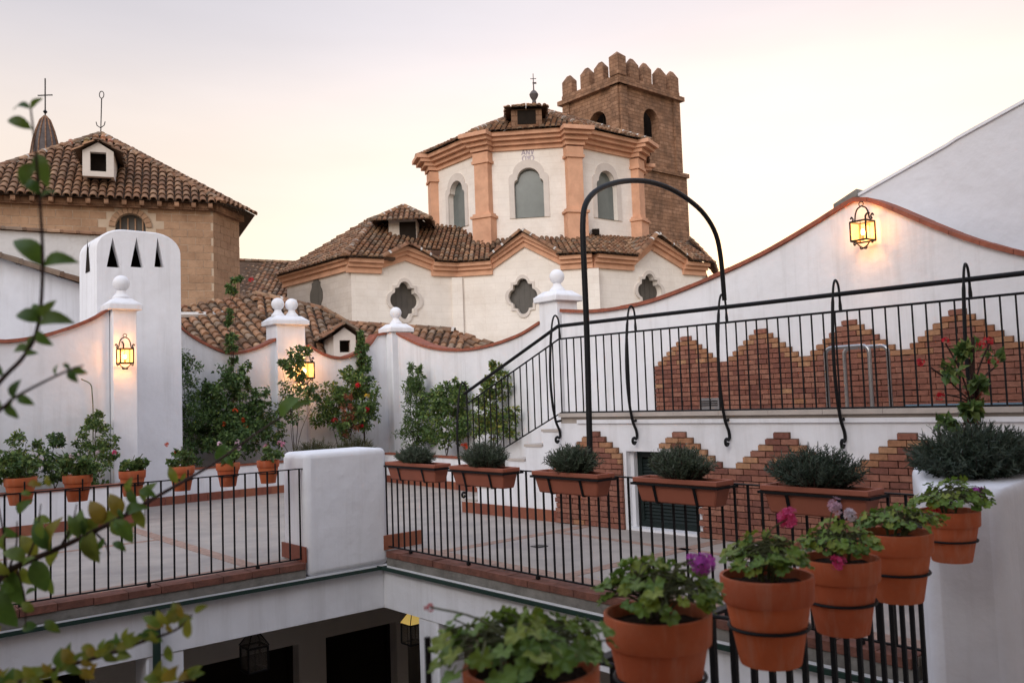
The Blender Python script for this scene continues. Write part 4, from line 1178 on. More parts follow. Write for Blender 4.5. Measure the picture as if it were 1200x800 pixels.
# front leaf in vertical bays so that each vent sits in its own piece of wall
cm = MB()
def top_at(a):
    for i in range(len(ro) - 1):
        if ro[i][0] <= a <= ro[i + 1][0] and ro[i + 1][0] > ro[i][0]:
            return lerp(ro[i][1], ro[i + 1][1], (a - ro[i][0]) / (ro[i + 1][0] - ro[i][0]))
    return CZ
vents.sort(key=lambda v: v[0][0])
cuts = [4.78] + [((max(p[0] for p in vents[k])) + min(p[0] for p in vents[k + 1])) / 2 for k in range(2)] + [6.16]
for k in range(3):
    c0, c1 = cuts[k], cuts[k + 1]
    mids = [p for p in ro if c0 + 1e-4 < p[0] < c1 - 1e-4 and p[1] > 0.1]
    l0 = [(c0, 0.0)] + ([(c0, ro[1][1])] if k == 0 else [(c0, top_at(c0))])
    l1 = ([(c1, ro[-2][1])] if k == 2 else [(c1, top_at(c1))]) + [(c1, 0.0)]
    cm.panel(fch, l0 + mids + l1, [vents[k]], 0, -0.16)
cm.build('stack', M['white'], ch, fix=True)
cm2 = MB(); rows = []
for (a_, z_) in ro:
    # edge rolled over a little between front leaf and flank
    ca, cz = 5.47, 3.4
    row = []
    for (t_, k_) in ((0.845, 1.0), (0.83, 1.013), (0.79, 1.02), (0.3, 1.02), (-0.2, 1.02)):
        row.append(cm2.vert(W3(ca + (a_ - ca) * k_, t_, z_ if z_ < 0.1 else cz + (z_ - cz) * k_)))
    rows.append(row)
for i in range(len(rows) - 1):
    for k in range(4): cm2.f.append([rows[i][k], rows[i + 1][k], rows[i + 1][k + 1], rows[i][k + 1]])
cm2.build('stack_flank', M['white'], ch, smooth=70, fix=True)
MB().panel(lambda a, t, z: W3(a, -0.2 + t, z), ro, [], 0, -0.05).build('stack_back', M['white'], ch)
# the vent of the left flank
lf = MB(); WL = Wall(W3(6.16, 0, 0), -W3.n, W3.u)
lf.face([WL(-0.50, 0.022, 4.02), WL(-0.22, 0.022, 4.02), WL(-0.36, 0.022, 4.60)])
lf.build('vent', M['dark'], ch)
MB().fbox(W3, 4.95, 6.0, 0.0, 0.3, 3.6, 4.6).build('flue', M['dark'], ch)

# ================================================================== raised planting beds with clay skirting
def skirting(fr, a0, a1, t, parent, z=0.14):
    a = a0
    while a < a1 - 0.02:
        b = min(a + 0.30, a1)
        MB().fbox(fr, a + 0.003, b - 0.003, t, t + 0.016, 0.0, z).build('skirting_tile', M['skirt'], parent)
        a += 0.30
def bed(name, lab, fr, a0, a1, t0, t1, h):
    b = thing(name, lab, 'planting bed', fr((a0 + a1) / 2, t1, 0), 'raised planting beds')
    MB().fbox(fr, a0, a1, t1 - 0.12, t1, 0.0, h).build('wall', M['white'], b, bevel=0.01)
    MB().fbox(fr, a0, a1, t1 - 0.15, t1 + 0.02, h + 0.001, h + 0.03).build('clay_edge', M['red'], b)
    MB().fbox(fr, a0, a1, t0, t1 - 0.121, 0.0, h - 0.03).build('soil', M['soil'], b)
    skirting(fr, a0, a1, t1 + 0.001, b)
    return b
b1 = bed('planting_bed', 'white raised bed of flowering shrubs below the curved wall', W4, 0.1, 7.5, 0.0, 1.0, 0.56)
b1e = MB(); b1e.fbox(W4, -0.02, 0.099, 0.2, 1.0, 0, 0.56); b1e.build('end_wall', M['white'], b1)
b2 = bed('planting_bed', 'white raised bed of climbers between chimney and double pillar', W3, 0.75, 4.775, 0.0, 0.82, 0.56)
b3 = bed('planting_bed', 'white raised bed of shrubs in the wall corner by the stairs', W2, 0.75, 4.1, 0.0, 0.62, 0.56)
fb = lambda a, t, z: W3(a, 0.852 + t, z)
skc = thing('chimney_skirting', 'red clay skirting tiles along the foot of the chimney', 'skirting', W3(5.4, 0.86, 0))
class _f:
    pass
a = 4.78
while a < 6.15:
    MB().fbox(W3, a + 0.003, min(a + 0.297, 6.16), 0.856, 0.872, 0.0, 0.14).build('skirting_tile', M['skirt'], skc)
    a += 0.3

# ================================================================== stairs and upper terrace
SR, ST = 1.40 / 7, 0.335            # risers and treads
sT = U.hit(657, 484)[0]             # where the flight reaches the top
st = thing('staircase', 'white masonry stairs with clay treads climbing to the upper terrace', 'staircase', U(sT / 2, -0.7, 0))
s0 = sT - 6 * ST
for i in range(6):
    a0 = s0 + i * ST
    MB().fbox(U, a0, a0 + ST, -1.35, 0.0, 0.0, SR * (i + 1) - 0.035).build('step', M['white'], st)
    MB().fbox(U, a0 - 0.02, a0 + ST - 0.022, -1.36, 0.012, SR * (i + 1) - 0.034, SR * (i + 1) - 0.002).build('tread', M['coping'], st)
ski = thing('stair_skirting', 'red clay skirting at the foot of the white stair flank', 'skirting', U(1, 0, 0))
a = s0
sB0, sB1 = U.hit(654, 600)[0], U.hit(733, 600)[0]
while a < sB0 - 0.02:
    MB().fbox(U, a + 0.003, min(a + 0.297, sB0), 0.001, 0.017, 0.0, 0.15).build('skirting_tile', M['skirt'], ski)
    a += 0.3
# retaining wall with louvred opening
sO0, sO1 = U.hit(734, 540)[0], U.hit(817, 540)[0]
zO = U.hit(760, 529)[1]
rw = thing('retaining_wall', 'white retaining wall with stepped brick gables below the upper terrace railing', 'wall', U(5, 0, 0))
SE = 11.0
MB().panel(U, [(sT, 0.0), (SE, 0.0), (SE, ZU - 0.085), (sT, ZU - 0.085)], [[(sO0, 0.03), (sO1, 0.03), (sO1, zO), (sO0, zO)]], 0, -0.4).build('wall', M['white'], rw)
lou = thing('louvred_door', 'dark green louvred metal door in the brick faced wall', 'door', U((sO0 + sO1) / 2, -0.3, 0.03))
MB().fbox(U, sO0 + 0.001, sO1 - 0.001, -0.22, -0.19, 0.03, zO - 0.001).build('back_panel', M['dark'], lou)
for (x0, x1, z0, z1) in ((sO0 + 0.05, sO0 + 0.12, 0.035, zO - 0.01), (sO1 - 0.07, sO1 - 0.005, 0.035, zO - 0.01), (sO0 + 0.12, sO1 - 0.07, zO - 0.08, zO - 0.01), (sO0 + 0.12, sO1 - 0.07, 0.035, 0.10), (sO0 + 0.12, sO1 - 0.07, 0.50, 0.55)):
    MB().fbox(U, x0, x1, -0.189, -0.15, z0, z1).build('frame', M['door'], lou)
MB().fbox(U, sO0 + 0.001, sO0 + 0.05, -0.189, -0.08, 0.03, zO - 0.001).build('jamb', M['white'], lou)
nl = 18
lm_ = None
for i in range(nl):
    z = 0.12 + (zO - 0.24) * i / (nl - 1)
    if 0.47 < z < 0.58: continue
    m = MB()
    m.hexa([U(sO0 + 0.125, -0.160, z - 0.022), U(sO1 - 0.075, -0.160, z - 0.022), U(sO1 - 0.075, -0.182, z + 0.016), U(sO0 + 0.125, -0.182, z + 0.016),
            U(sO0 + 0.125, -0.154, z - 0.018), U(sO1 - 0.075, -0.154, z - 0.018), U(sO1 - 0.075, -0.176, z + 0.02), U(sO0 + 0.125, -0.176, z + 0.02)])
    m.build('louvre', M['door'], lou)
# upper terrace deck with pale nosing and pool edge
up = MB()
pu = [U(sT, 0.0), U(SE, 0.0), V((W2(17.5, 0.02).x, W2(17.5, 0.02).y, 0)), W2(W2.hit(640, 450)[0] + 0.3, 0.02), U(sT, -1.8)]
up.prism([V((p.x, p.y, ZU - 0.084)) for p in pu], (0, 0, 0.08))
structure(up.build('upper_terrace_floor', M['slab']))
nos = thing('terrace_nosing', 'pale stone nosing along the edge of the upper terrace', 'coping', U(5, 0, ZU))
a = sT
while a < SE:
    MB().fbox(U, a + 0.002, a + 0.598, -0.28, 0.05, ZU - 0.003, ZU + 0.045).build('nosing_stone', M['coping'], nos)
    a += 0.6
MB().fbox(U, sT + 0.3, SE, 0.001, 0.03, ZU - 0.085, ZU - 0.04).build('ledge', M['white'], nos)
tag(MB().fbox(U, U.hit(1045, 478)[0], SE, -0.36, -0.285, ZU - 0.002, ZU + 0.07).build('pool_edge', M['pool']), 'narrow strip of blue pool tiles behind the upper railing', 'pool edge')

# ------------------------------------------------ bricks
def brick_mesh(w, h, d, k):
    m = MB(); j = lambda: R(-0.003, 0.003)
    m.hexa([V((-w / 2 + j(), -d, -h / 2 + j())), V((w / 2 + j(), -d, -h / 2 + j())), V((w / 2, 0, -h / 2)), V((-w / 2, 0, -h / 2)),
            V((-w / 2 + j(), -d, h / 2 + j())), V((w / 2 + j(), -d, h / 2 + j())), V((w / 2, 0, h / 2)), V((-w / 2, 0, h / 2))])
    me = m.mesh('brick', k)
    return me
def brickwork(fr, parent, p0, sp, n, npk, zpk, ch_, zb, lim, free, d0=0.012, limit=290):
    """stepped brick facing on a grid hung from the gable peaks; every brick is its own piece,
    those beyond the limit (smallest in view) are joined. free(lo, hi, z) says how much of a brick may stay"""
    bl = sp / n
    var = [brick_mesh(bl - 0.009, ch_ - 0.009, 0.05, M['brick']) for _ in range(4)]
    vart = [brick_mesh(bl - 0.011, ch_ - 0.010, 0.05, M['brick_tan']) for _ in range(3)]
    rz = math.atan2(fr.n.x, -fr.n.y)
    lst = []; mo = MB()
    nk = int((zpk - zb) / ch_ + 0.999)
    for j in range(nk):
        z = zpk - ch_ * (j + 0.5)
        m0 = int((lim[0] - p0) / bl) - 3; m1 = int((lim[1] - p0) / bl) + 3
        for k in range(m0, m1):
            c = p0 + (k + (0.5 if j % 2 else 0.0)) * bl
            i = min(range(npk), key=lambda q: abs(c - (p0 + q * sp)))
            off = abs(c - (p0 + i * sp))
            if off > j * bl / 2 + 1e-3 and j < n: continue
            lo, hi = free(c - bl / 2, c + bl / 2, z)
            if hi - lo < bl * 0.22: continue
            edge_ = j < n and off > j * bl / 2 - bl * 0.4
            tn = edge_ and j > 0 and random.random() < 0.8 or random.random() < 0.02
            lst.append(((lo + hi) / 2, z, hi - lo, tn))
            mo.fbox(fr, lo, hi, 0.001, d0, z - ch_ / 2, z + ch_ / 2 - 0.0006)
    mo.build('mortar', M['mortar'], parent)
    lst.sort(key=lambda b: (fr(b[0], 0, b[1]) - CAM).length)
    rest = MB()
    for i, (c, z, w, tn) in enumerate(lst):
        dz = R(-0.002, 0.002); dt = R(0.008, 0.022); tw_ = R(-0.012, 0.012)
        if i < limit:
            link_mesh('brick', random.choice(vart if tn else var), parent, fr(c, d0 - 0.03 + dt, z - 0.003 + dz), (0, tw_, rz), (w / bl, 1, 1))
        else:
            h = w / 2 - 0.005
            rest.cur = random.choice([(0.36, 0.18, 0.10), (0.42, 0.23, 0.13)] if tn else [(0.25, 0.105, 0.075), (0.30, 0.13, 0.09), (0.21, 0.09, 0.068), (0.32, 0.15, 0.105)])
            rest.fbox(fr, c - h, c + h, 0.0, d0 + dt + 0.02, z - ch_ / 2 + 0.002, z + ch_ / 2 - 0.008)
    if rest.v:
        stuff(rest.build('bricks', M['brick_far'], parent, tint=True))
M['brick_far'] = pmat('red_brick_far', None, 0.9, 0.22, 22, 0.5, 70, 0.15, src='tint', dist=0.01)
CH = 0.065
zpk = U.hit(919, 506)[1]
pk = [U.hit(x, 506)[0] for x in (697, 797, 919, 1064)]
spL = (pk[3] - pk[1]) / 2
def free_low(lo, hi, z):
    lo = max(lo, sB0); hi = min(hi, 10.4)
    if (lo + hi) / 2 < (sB1 + sO0) / 2: hi = min(hi, sB1)          # pilaster beside the opening
    elif z < zO + 0.02:
        if (lo + hi) / 2 < sO1: hi = min(hi, lo)
        lo = max(lo, sO1 + 0.01)
    elif (lo + hi) / 2 < sO0 + 0.05: hi = lo
    return lo, hi
spA = min(spL, (sB1 - sB0))
brickwork(U, rw, pk[1], spL, 7, 6, zpk, CH, 0.0, (sO0, 10.4), lambda lo, hi, z: free_low(max(lo, sB1 + .05), hi, z), limit=210)
brickwork(U, rw, pk[0], (sB1 - sB0) * 1.02, 6, 1, zpk, CH, 0.0, (sB0, sB1), lambda lo, hi, z: (max(lo, sB0), min(hi, sB1)), limit=100)
zpk2 = W2.hit(1003, 374)[1]
pk2 = [W2.hit(x, y)[0] for x, y in ((805, 394), (895, 385), (1003, 374), (1123, 363))]
sU0 = W2.hit(769, 450)[0]
spU = (pk2[3] - pk2[0]) / 3

brickwork(W2, wall_r, pk2[0], spU, 7, 7, zpk2, CH, ZU, (sU0, 14.6), lambda lo, hi, z: (max(lo, sU0), min(hi, 14.6)), limit=290)

# ------------------------------------------------ stair and upper terrace railing
ur = thing('iron_railing', 'black iron stair and terrace railing with scroll braces and tall handrail', 'railing', U(sT, 0.02, ZU))
tR = -0.02
zBt, zTp, zHr = ZU + 0.055, U.hit(1000, 362)[1], 0
zTp = 2.37; zHr = 2.54
aR1 = SE - 0.2
s_b = U.hit(546, 470)[0]                       # foot of the sloping part
slope = 1.40 / (sT - s0)
zsl = lambda a, zt: zt - max(0, (sT - a)) * (zTp - U.hit(548, 473)[1]) / (sT - s_b)
bars = MB()
def rail_line(name, zt, r, a0):
    m = MB(); m.tube([U(a0, tR, zsl(a0, zt)), U(sT, tR, zt), U(aR1, tR, zt)], r, 8)
    m.build(name, M['iron'], ur, smooth=40)
rail_line('handrail', zHr, 0.024, s_b - 0.05)
rail_line('top_rail', zTp, 0.012, s_b - 0.02)
rail_line('bottom_rail', zBt, 0.010, s_b + 0.28)
a = s_b
me_b = baluster_mesh(zTp - zBt, 0.013)
rzU = math.atan2(U.u.y, U.u.x)
while a < aR1:
    link_mesh('baluster', me_b, ur, U(a, tR, zsl(a, zBt)), (0, 0, rzU))
    a += 0.125
def brace(a, dz=0.0):
    pr = [(0.075, 1.06), (0.098, 1.035), (0.125, 1.05), (0.128, 1.085), (0.10, 1.105), (0.065, 1.09), (0.045, 1.12), (0.055, 1.19), (0.10, 1.27), (0.125, 1.34), (0.16, 1.5), (0.185, 1.75), (0.185, 2.0), (0.165, 2.25), (0.13, 2.5), (0.10, 2.62), (0.06, 2.675), (0.015, 2.655), (-0.012, 2.58), (-0.02, 2.37)]
    pts = catmull([U(a, tR + t, z + dz) for t, z in pr], 4)
    MB().tube(pts, [0.017 if p.z - dz < 2.45 else 0.012 for p in pts], 7).build('brace', M['iron'], ur, smooth=50)
    MB().tube([U(a, tR + 0.115, 1.30 + dz), U(a, 0.0, 1.31 + dz)], 0.016, 6).build('brace_bolt', M['iron'], ur)
for x, y in ((742, 500), (850, 500), (985, 500), (1140, 500)):
    brace(U.hit(x + 3, 470, 0.02)[0])
brace(sT)
brace(s_b - 0.02, zsl(s_b, 0))
# tall arch rising from the planter railing to the terrace railing
aP = FM.hit(692, 560)[0]
P1 = FM(aP, 0.0, 0.972)
P2 = at(849, 352, U(U.hit(850, 350)[0], 0, 0).y)
arch_px = [(688, 400, 0.05), (684, 300, 0.06), (683, 262, 0.07), (686, 240, 0.10), (697, 225, 0.18), (715, 216, 0.29), (736, 212, 0.41), (760, 213, 0.53), (785, 221, 0.65), (808, 235, 0.77), (826, 252, 0.86), (839, 275, 0.93), (845, 305, 0.97)]
pts = [P1] + [at(x, y, lerp(P1.y, P2.y, k)) for x, y, k in arch_px] + [P2]
apts = catmull(pts, 4)
tag(MB().tube(apts, 0.026, 10).build('iron_arch', M['iron'], smooth=50), 'tall black iron hoop arching from planter railing to upper handrail', 'arch')
# two bent steel grab rails
def grab(xa, xb, yt, t):
    (sa, za), (sb, zb_) = U.hit(xa, yt, t), U.hit(xb, yt - 4, t)
    zt = za; r = 0.07
    p = [U(sa, t, ZU)]
    for k in range(6):
        an = PI - PI / 2 * k / 5; p.append(U(sa + r + r * math.cos(an), t, zt - r + r * math.sin(an)))
    for k in range(6):
        an = PI / 2 - PI / 2 * k / 5; p.append(U(sb - r + r * math.cos(an), t, zt - r + r * math.sin(an)))
    p.append(U(sb, t, ZU))
    return MB().tube(p, 0.021, 10).build('grab_rail', M['steel'], smooth=50)
tag(grab(967, 1018, 408, -0.38), 'bent steel pool grab rail crossing the left brick gable edge', 'grab rail', 'steel pool grab rails')
tag(grab(989, 1040, 408, -0.75), 'bent steel pool grab rail standing behind the other one', 'grab rail', 'steel pool grab rails')
# small items on the wall
vb = thing('wall_vent', 'small grey louvred vent at the foot of the upper brickwork', 'vent', W2(W2.hit(834, 470)[0], 0.04, ZU))
(va, vz) = W2.hit(823, 466); vb2 = W2.hit(846, 466)[0]
MB().fbox(W2, va, vb2, 0.02, 0.06, ZU + 0.005, ZU + 0.17).build('frame', M['steel'], vb)
for i in range(3):
    MB().fbox(W2, va + 0.03, vb2 - 0.03, 0.061, 0.066, ZU + 0.06 + 0.028 * i, ZU + 0.075 + 0.028 * i).build('slat', M['dark'], vb)

# ================================================================== lanterns
def lantern(name, lab, c, fr, s=1.0, lit=True, group='wall lanterns', energy=6.0, hang=False):
    """c = centre of the glass body"""
    t = thing(name, lab, 'lantern', c, group)
    u, n = fr.u, fr.n
    P = lambda a, b, z: c + (u * a + n * b + V((0, 0, z))) * s
    w, h = 0.105, 0.12
    fm = MB()
    for sx in (-1, 1):
        for sy in (-1, 1):
            fm.tube([P(sx * w, sy * w, -h), P(sx * w, sy * w, h)], 0.011 * s, 6)
    for z in (-h, h):
        for k in ((-1, -1, 1, -1), (1, -1, 1, 1), (1, 1, -1, 1), (-1, 1, -1, -1)):
            fm.tube([P(k[0] * w, k[1] * w, z), P(k[2] * w, k[3] * w, z)], 0.012 * s, 6)
    for k in ((0, 1), (0, -1)):
        fm.tube([P(0.33 * w, k[1] * w, -h), P(0.33 * w, k[1] * w, h)], 0.004 * s, 5)
    fm.build('frame', M['iron'], t, smooth=40)
    g = M['lampglass'] if lit else M['dimglass']
    for (sx, sy) in ((0, 1), (0, -1), (1, 0), (-1, 0)):
        m = MB()
        if sx == 0: m.face([P(-w, sy * w * 0.97, -h), P(w, sy * w * 0.97, -h), P(w, sy * w * 0.97, h), P(-w, sy * w * 0.97, h)])
        else: m.face([P(sx * w * 0.97, -w, -h), P(sx * w * 0.97, w, -h), P(sx * w * 0.97, w, h), P(sx * w * 0.97, -w, h)])
        m.build('pane', g, t, fix=False)
    if not hang:
        for sx in (-1, 1):              # crown scrolls meeting in a ring
            MB().tube(catmull([P(sx * 0.155, 0, h + 0.055), P(sx * 0.14, 0, h + 0.08), P(sx * 0.12, 0, h + 0.05), P(sx * 0.135, 0, h + 0.02), P(sx * 0.10, 0, h + 0.03), P(sx * 0.085, 0, h + 0.11), P(sx * 0.055, 0, h + 0.17), P(0, 0, h + 0.20)], 4), 0.010 * s, 5).build('scroll', M['iron'], t, smooth=50)
            MB().tube(catmull([P(sx * 0.10, 0, -h), P(sx * 0.13, 0, -h - 0.015), P(sx * 0.12, 0, -h - 0.04), P(sx * 0.09, 0, -h - 0.02), P(sx * 0.04, 0, -h - 0.07), P(-sx * 0.03, 0, -h - 0.10), P(-sx * 0.045, 0, -h - 0.075)], 4), 0.009 * s, 5).build('scroll', M['iron'], t, smooth=50)
        MB().tube([P(0.03 * math.cos(k * PI / 6), 0, h + 0.225 + 0.03 * math.sin(k * PI / 6)) for k in range(13)], 0.006 * s, 5).build('ring', M['iron'], t, smooth=50)
        b = MB()
        b.tube([P(0, -0.11, h - 0.02), P(0, -0.24, h - 0.02)], 0.012 * s, 6)
        b.tube(catmull([P(0, -0.235, h + 0.09), P(0, -0.16, h + 0.13), P(0, -0.08, h + 0.08), P(0, -0.10, h)], 4), 0.012 * s, 6)
        b.build('bracket', M['iron'], t, smooth=50)
    else:
        rf = MB(); q = [P(-w - .01, -w - .01, h + .01), P(w + .01, -w - .01, h + .01), P(w + .01, w + .01, h + .01), P(-w - .01, w + .01, h + .01)]
        top = [P(-.025, -.025, h + .16), P(.025, -.025, h + .16), P(.025, .025, h + .16), P(-.025, .025, h + .16)]
        for i in range(4): rf.face([q[i], q[(i + 1) % 4], top[(i + 1) % 4], top[i]])
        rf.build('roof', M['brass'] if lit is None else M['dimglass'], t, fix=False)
        hp = MB()
        for i in range(4): hp.tube([q[i], top[i]], 0.006 * s, 5)
        hp.tube([P(0, 0, h + .16), P(0, 0, h + .22)], 0.025 * s, 8)
        ztop = -0.605
        hp.tube([P(0, 0, h + .22), V((c.x, c.y, ztop))], 0.006, 6)
        hp.build('hanger', M['iron'], t)
    if lit:
        b = MB()
        prof = [(0.006, -0.045)] + [(0.021 * math.sin(PI * k / 8) + 0.003, -0.01 - 0.036 * math.cos(PI * k / 8)) for k in range(9)]
        b.lathe([(r * s, z * s) for r, z in prof], c, 12)
        b.build('bulb', M['bulb'], t, smooth=60)
        MB().lathe([(0.014 * s, -0.115 * s), (0.014 * s, -0.055 * s)], c, 8).build('socket', M['iron'], t)
        ld = bpy.data.lights.new('lantern_light', 'POINT'); ld.energy = energy; ld.color = (1.0, 0.42, 0.12); ld.shadow_soft_size = 0.05
        lo = bpy.data.objects.new('lantern_light', ld); col.objects.link(lo); lo.parent = t
        lo.location = (0, 0, 0)
    return t
(sa, za) = W2.hit(1011, 271, 0.16)
lantern('wall_lantern', 'lit iron lantern high on the white wall under the coping peak', W2(sa, 0.16, za), W2, 0.92, energy=10)
(sa, za) = W4.hit(147, 417, 0.32)
lantern('wall_lantern', 'lit iron lantern on the slim pillar in front of the chimney', W4(sa, 0.30, za), W4, 0.92, energy=13)
(sa, za) = W3.hit(357, 434, 0.24)
lantern('wall_lantern', 'lit lantern half hidden by leaves on the double pillar', W3(sa, 0.25, za), W3, 1.3, energy=30)
hl = at(298, 770, FL(1.9, -0.9).y)
lantern('hanging_lantern', 'unlit glass lantern hanging in the shade of the gallery', V((hl.x, hl.y, hl.z)), FL, 1.0, False, 'hanging lanterns', hang=True)
hl = at(484, 741, FM(0.1, -0.55).y)
lantern('hanging_lantern', 'yellow topped hanging lantern by the white gallery column', V((hl.x, hl.y, hl.z)), FM, 0.9, None, 'hanging lanterns', hang=True)

# ================================================================== foliage builders
def leaf_quad(mb, p, d, n, L_, W_, fold=0.25):
    d = d.normalized(); x = d.cross(n)
    if x.length < 1e-5: x = d.orthogonal()
    x.normalize(); n = x.cross(d)
    a = mb.vert(p); l = mb.vert(p + d * L_ * 0.5 + x * W_ / 2 + n * W_ * fold); r = mb.vert(p + d * L_ * 0.5 - x * W_ / 2 + n * W_ * fold)
    m = mb.vert(p + d * L_ * 0.5); t = mb.vert(p + d * L_ - n * L_ * 0.15)
    mb.f += [[a, m, l], [a, r, m], [m, t, l], [m, r, t]]
def rv():
    while True:
        v = V((R(-1, 1), R(-1, 1), R(-1, 1)))
        if 0.05 < v.length < 1: return v.normalized()
def foliage(mb, blobs, n, size, pal, up=0.3, asp=0.55):
    tot = sum(b[2] if len(b) > 2 else 1 for b in blobs)
    for b in blobs:
        c, rad = V(b[0]), V(b[1])
        k = int(1.5 * n * (b[2] if len(b) > 2 else 1) / tot)
        sub = []
        for _ in range(max(3, k // 38)):        # twig clusters leave gaps between them
            v = rv() * (R(0.25, 1.0) ** 0.6)
            sub.append((V((v.x * rad.x, v.y * rad.y, v.z * rad.z)), R(0.10, 0.24)))
        for _ in range(k):
            s_, sr = random.choice(sub)
            q = rv() * sr * R(0.2, 1.0)
            p = c + s_ + V((q.x * max(rad.x, .1), q.y * max(rad.y, .1), q.z * max(rad.z * 0.7, .1))) * 1.6
            d = (rv() + q.normalized() * 0.6 + V((0, 0, up * R(-0.6, 1)))).normalized()
            g = random.choice(pal); f = R(1.0, 2.4); g = (g[0] * 1.2, g[1], g[2])
            mb.cur = (g[0] * f, g[1] * f, g[2] * f)
            z = size * R(0.6, 1.25)
            leaf_quad(mb, p, d, (rv() + V((0, 0, 0.8))), z, z * asp)
def twigs(mb, base, tips, r=0.008):
    for t in tips:
        mid = (V(base) + V(t)) / 2 + rv() * 0.06
        mb.tube(catmull([V(base), mid, V(t)], 4), [r * (1 - 0.08 * i) for i in range(9)], 5)
def shrub(name, lab, base, blobs, n, size, pal=GREENS, flowers=(), group=None, asp=0.55, cat='shrub', up=0.3):
    t = thing(name, lab, cat, base, group)
    tw = MB(); twigs(tw, base, [b[0] for b in blobs])
    tw.build('stem', M['wood'], t)
    m = MB(); foliage(m, blobs, n, size, pal, up, asp)
    m.build('foliage', M['leaf'], t, fix=False, tint=True)
    for (p, r_, c) in flowers:
        flower_head(p, r_, c, t)
    return t
def flower_head(p, r_, c, parent, n=14, name='flower_head'):
    m = MB(); p = V(p)
    for _ in range(n):
        d = (rv() + V((0, 0, 0.35))).normalized()
        o = p + d * r_ * R(0.35, 1.05); rs = r_; r_ = r_ * R(0.7, 1.1)
        x = d.orthogonal().normalized(); y = d.cross(x)
        f = R(0.55, 1.25); m.cur = (min(1, c[0] * f), min(1, c[1] * f), min(1, c[2] * f))
        a0 = R(0, 2)
        for k in range(5):
            an = a0 + k * 2 * PI / 5; e = x * math.cos(an) + y * math.sin(an); g = d.cross(e)
            m.f.append([m.vert(o), m.vert(o + (e + g * 0.55) * r_ * 0.35 + d * r_ * 0.1), m.vert(o + e * r_ * 0.55 + d * r_ * 0.06), m.vert(o + (e - g * 0.55) * r_ * 0.35 + d * r_ * 0.1)])
        r_ = rs
    return m.build(name, M['petal'], parent, fix=False, tint=True)
def needle_mound(name, lab, c, rx, ry, h, n, pal, group, u=V((1, 0, 0)), nl_=16, L_=0.028, spread=1.0, cat='herb bush'):
    """rosemary or lavender: upright sprigs set with needles"""
    t = thing(name, lab, cat, c, group)
    m = MB(); v = V((-u.y, u.x, 0)); c = V(c)
    st_ = MB()
    for i in range(n):
        an, rr = R(0, 2 * PI), math.sqrt(R(0, 1))
        ox, oy = math.cos(an) * rr, math.sin(an) * rr
        o = c + u * ox * rx * 0.35 + v * oy * ry * 0.35
        d = (u * ox * rx * 0.72 + v * oy * ry * 0.72) * spread + V((0, 0, h * math.sqrt(1.02 - 0.85 * rr * rr)))
        d = d * R(0.72, 1.06) + rv() * h * 0.09
        tip = o + d
        bend = rv() * h * 0.06
        prev = o
        g0 = random.choice(pal); f = R(0.75, 1.3)
        for k in range(nl_):
            q = (k + 1) / nl_
            p = o + d * q + bend * math.sin(q * PI)
            if q > 0.25:
                for _ in range(2):
                    e = (rv() * 0.8 + d.normalized() * 0.9).normalized()
                    x = e.cross(rv()).normalized() * 0.0032
                    ll = L_ * R(0.7, 1.2)
                    m.cur = (g0[0] * f, g0[1] * f, g0[2] * f)
                    m.f.append([m.vert(p - x), m.vert(p + x), m.vert(p + e * ll + x * 0.5), m.vert(p + e * ll - x * 0.5)])
            prev = p
        if i % 3 == 0:
            st_.tube([o - V((0, 0, 0.03)), o + d * 0.5 + bend, tip], [0.004, 0.003, 0.0015], 4)
    st_.build('stem', M['wood'], t)
    m.build('foliage', M['leaf'], t, fix=False, tint=True)
    return t

# ================================================================== pots, planter boxes and what grows in them
def pot(lab, c, r, h, group, tilt=0.0, az=0.0):
    """c = centre of the rim plane"""
    t = thing('flower_pot', lab, 'flower pot', (c[0], c[1], c[2] - h), group)
    m = MB(); b = V((c[0], c[1], c[2] - h))
    m.lathe([(0.02, 0.004), (r * 0.64, 0.0), (r * 0.655, 0.006), (r * 0.90, h * 0.70), (r * 0.90, h * 0.705)], b, 36)
    m.build('body', M['clay'], t, smooth=40)
    m = MB()
    m.lathe([(r * 0.86, h * 0.702), (r * 0.955, h * 0.70), (r * 0.975, h * 0.715), (r * 1.0, h * 0.975), (r * 0.99, h * 0.995), (r * 0.955, h), (r * 0.92, h * 0.992), (r * 0.90, h * 0.95), (r * 0.86, h * 0.80)], b, 36, caps=False)
    m.build('rim', M['clay'], t, smooth=40)
    m = MB()
    seg = 24; cc = b + V((0, 0, h * 0.88)); ring = []
    i0 = m.vert(cc + V((0, 0, 0.012)))
    for k in range(seg):
        ring.append(m.vert(cc + V((r * 0.89 * math.cos(2 * PI * k / seg), r * 0.89 * math.sin(2 * PI * k / seg), R(-0.006, 0.006)))))
    for k in range(seg): m.f.append([i0, ring[k], ring[(k + 1) % seg]])
    m.build('soil', M['soil'], t)
    return t
def holder(fr, a, t, c, r, h, zf, parent):
    """iron ring round the pot, bolted to the railing"""
    zr = c[2] - h + h * zf
    k = r * (0.655 + (0.9 - 0.655) * zf / 0.70) + 0.006
    m = MB()
    m.tube([V((c[0] + k * math.cos(x * PI / 16), c[1] + k * math.sin(x * PI / 16), zr)) for x in range(33)], 0.005, 6)
    d = V((fr(a, t, 0) - V((c[0], c[1], 0)))); d.z = 0
    if d.length > k:
        e = d.normalized()
        m.tube([V((c[0], c[1], zr)) + e * k, V((c[0], c[1], zr)) + d], 0.006, 6)
        m.tube([V((c[0], c[1], zr)) + d, V((c[0], c[1], zr)) + d + V((0, 0, 0.10))], 0.007, 6)
    m.build('pot_ring', M['iron'], parent, smooth=50)
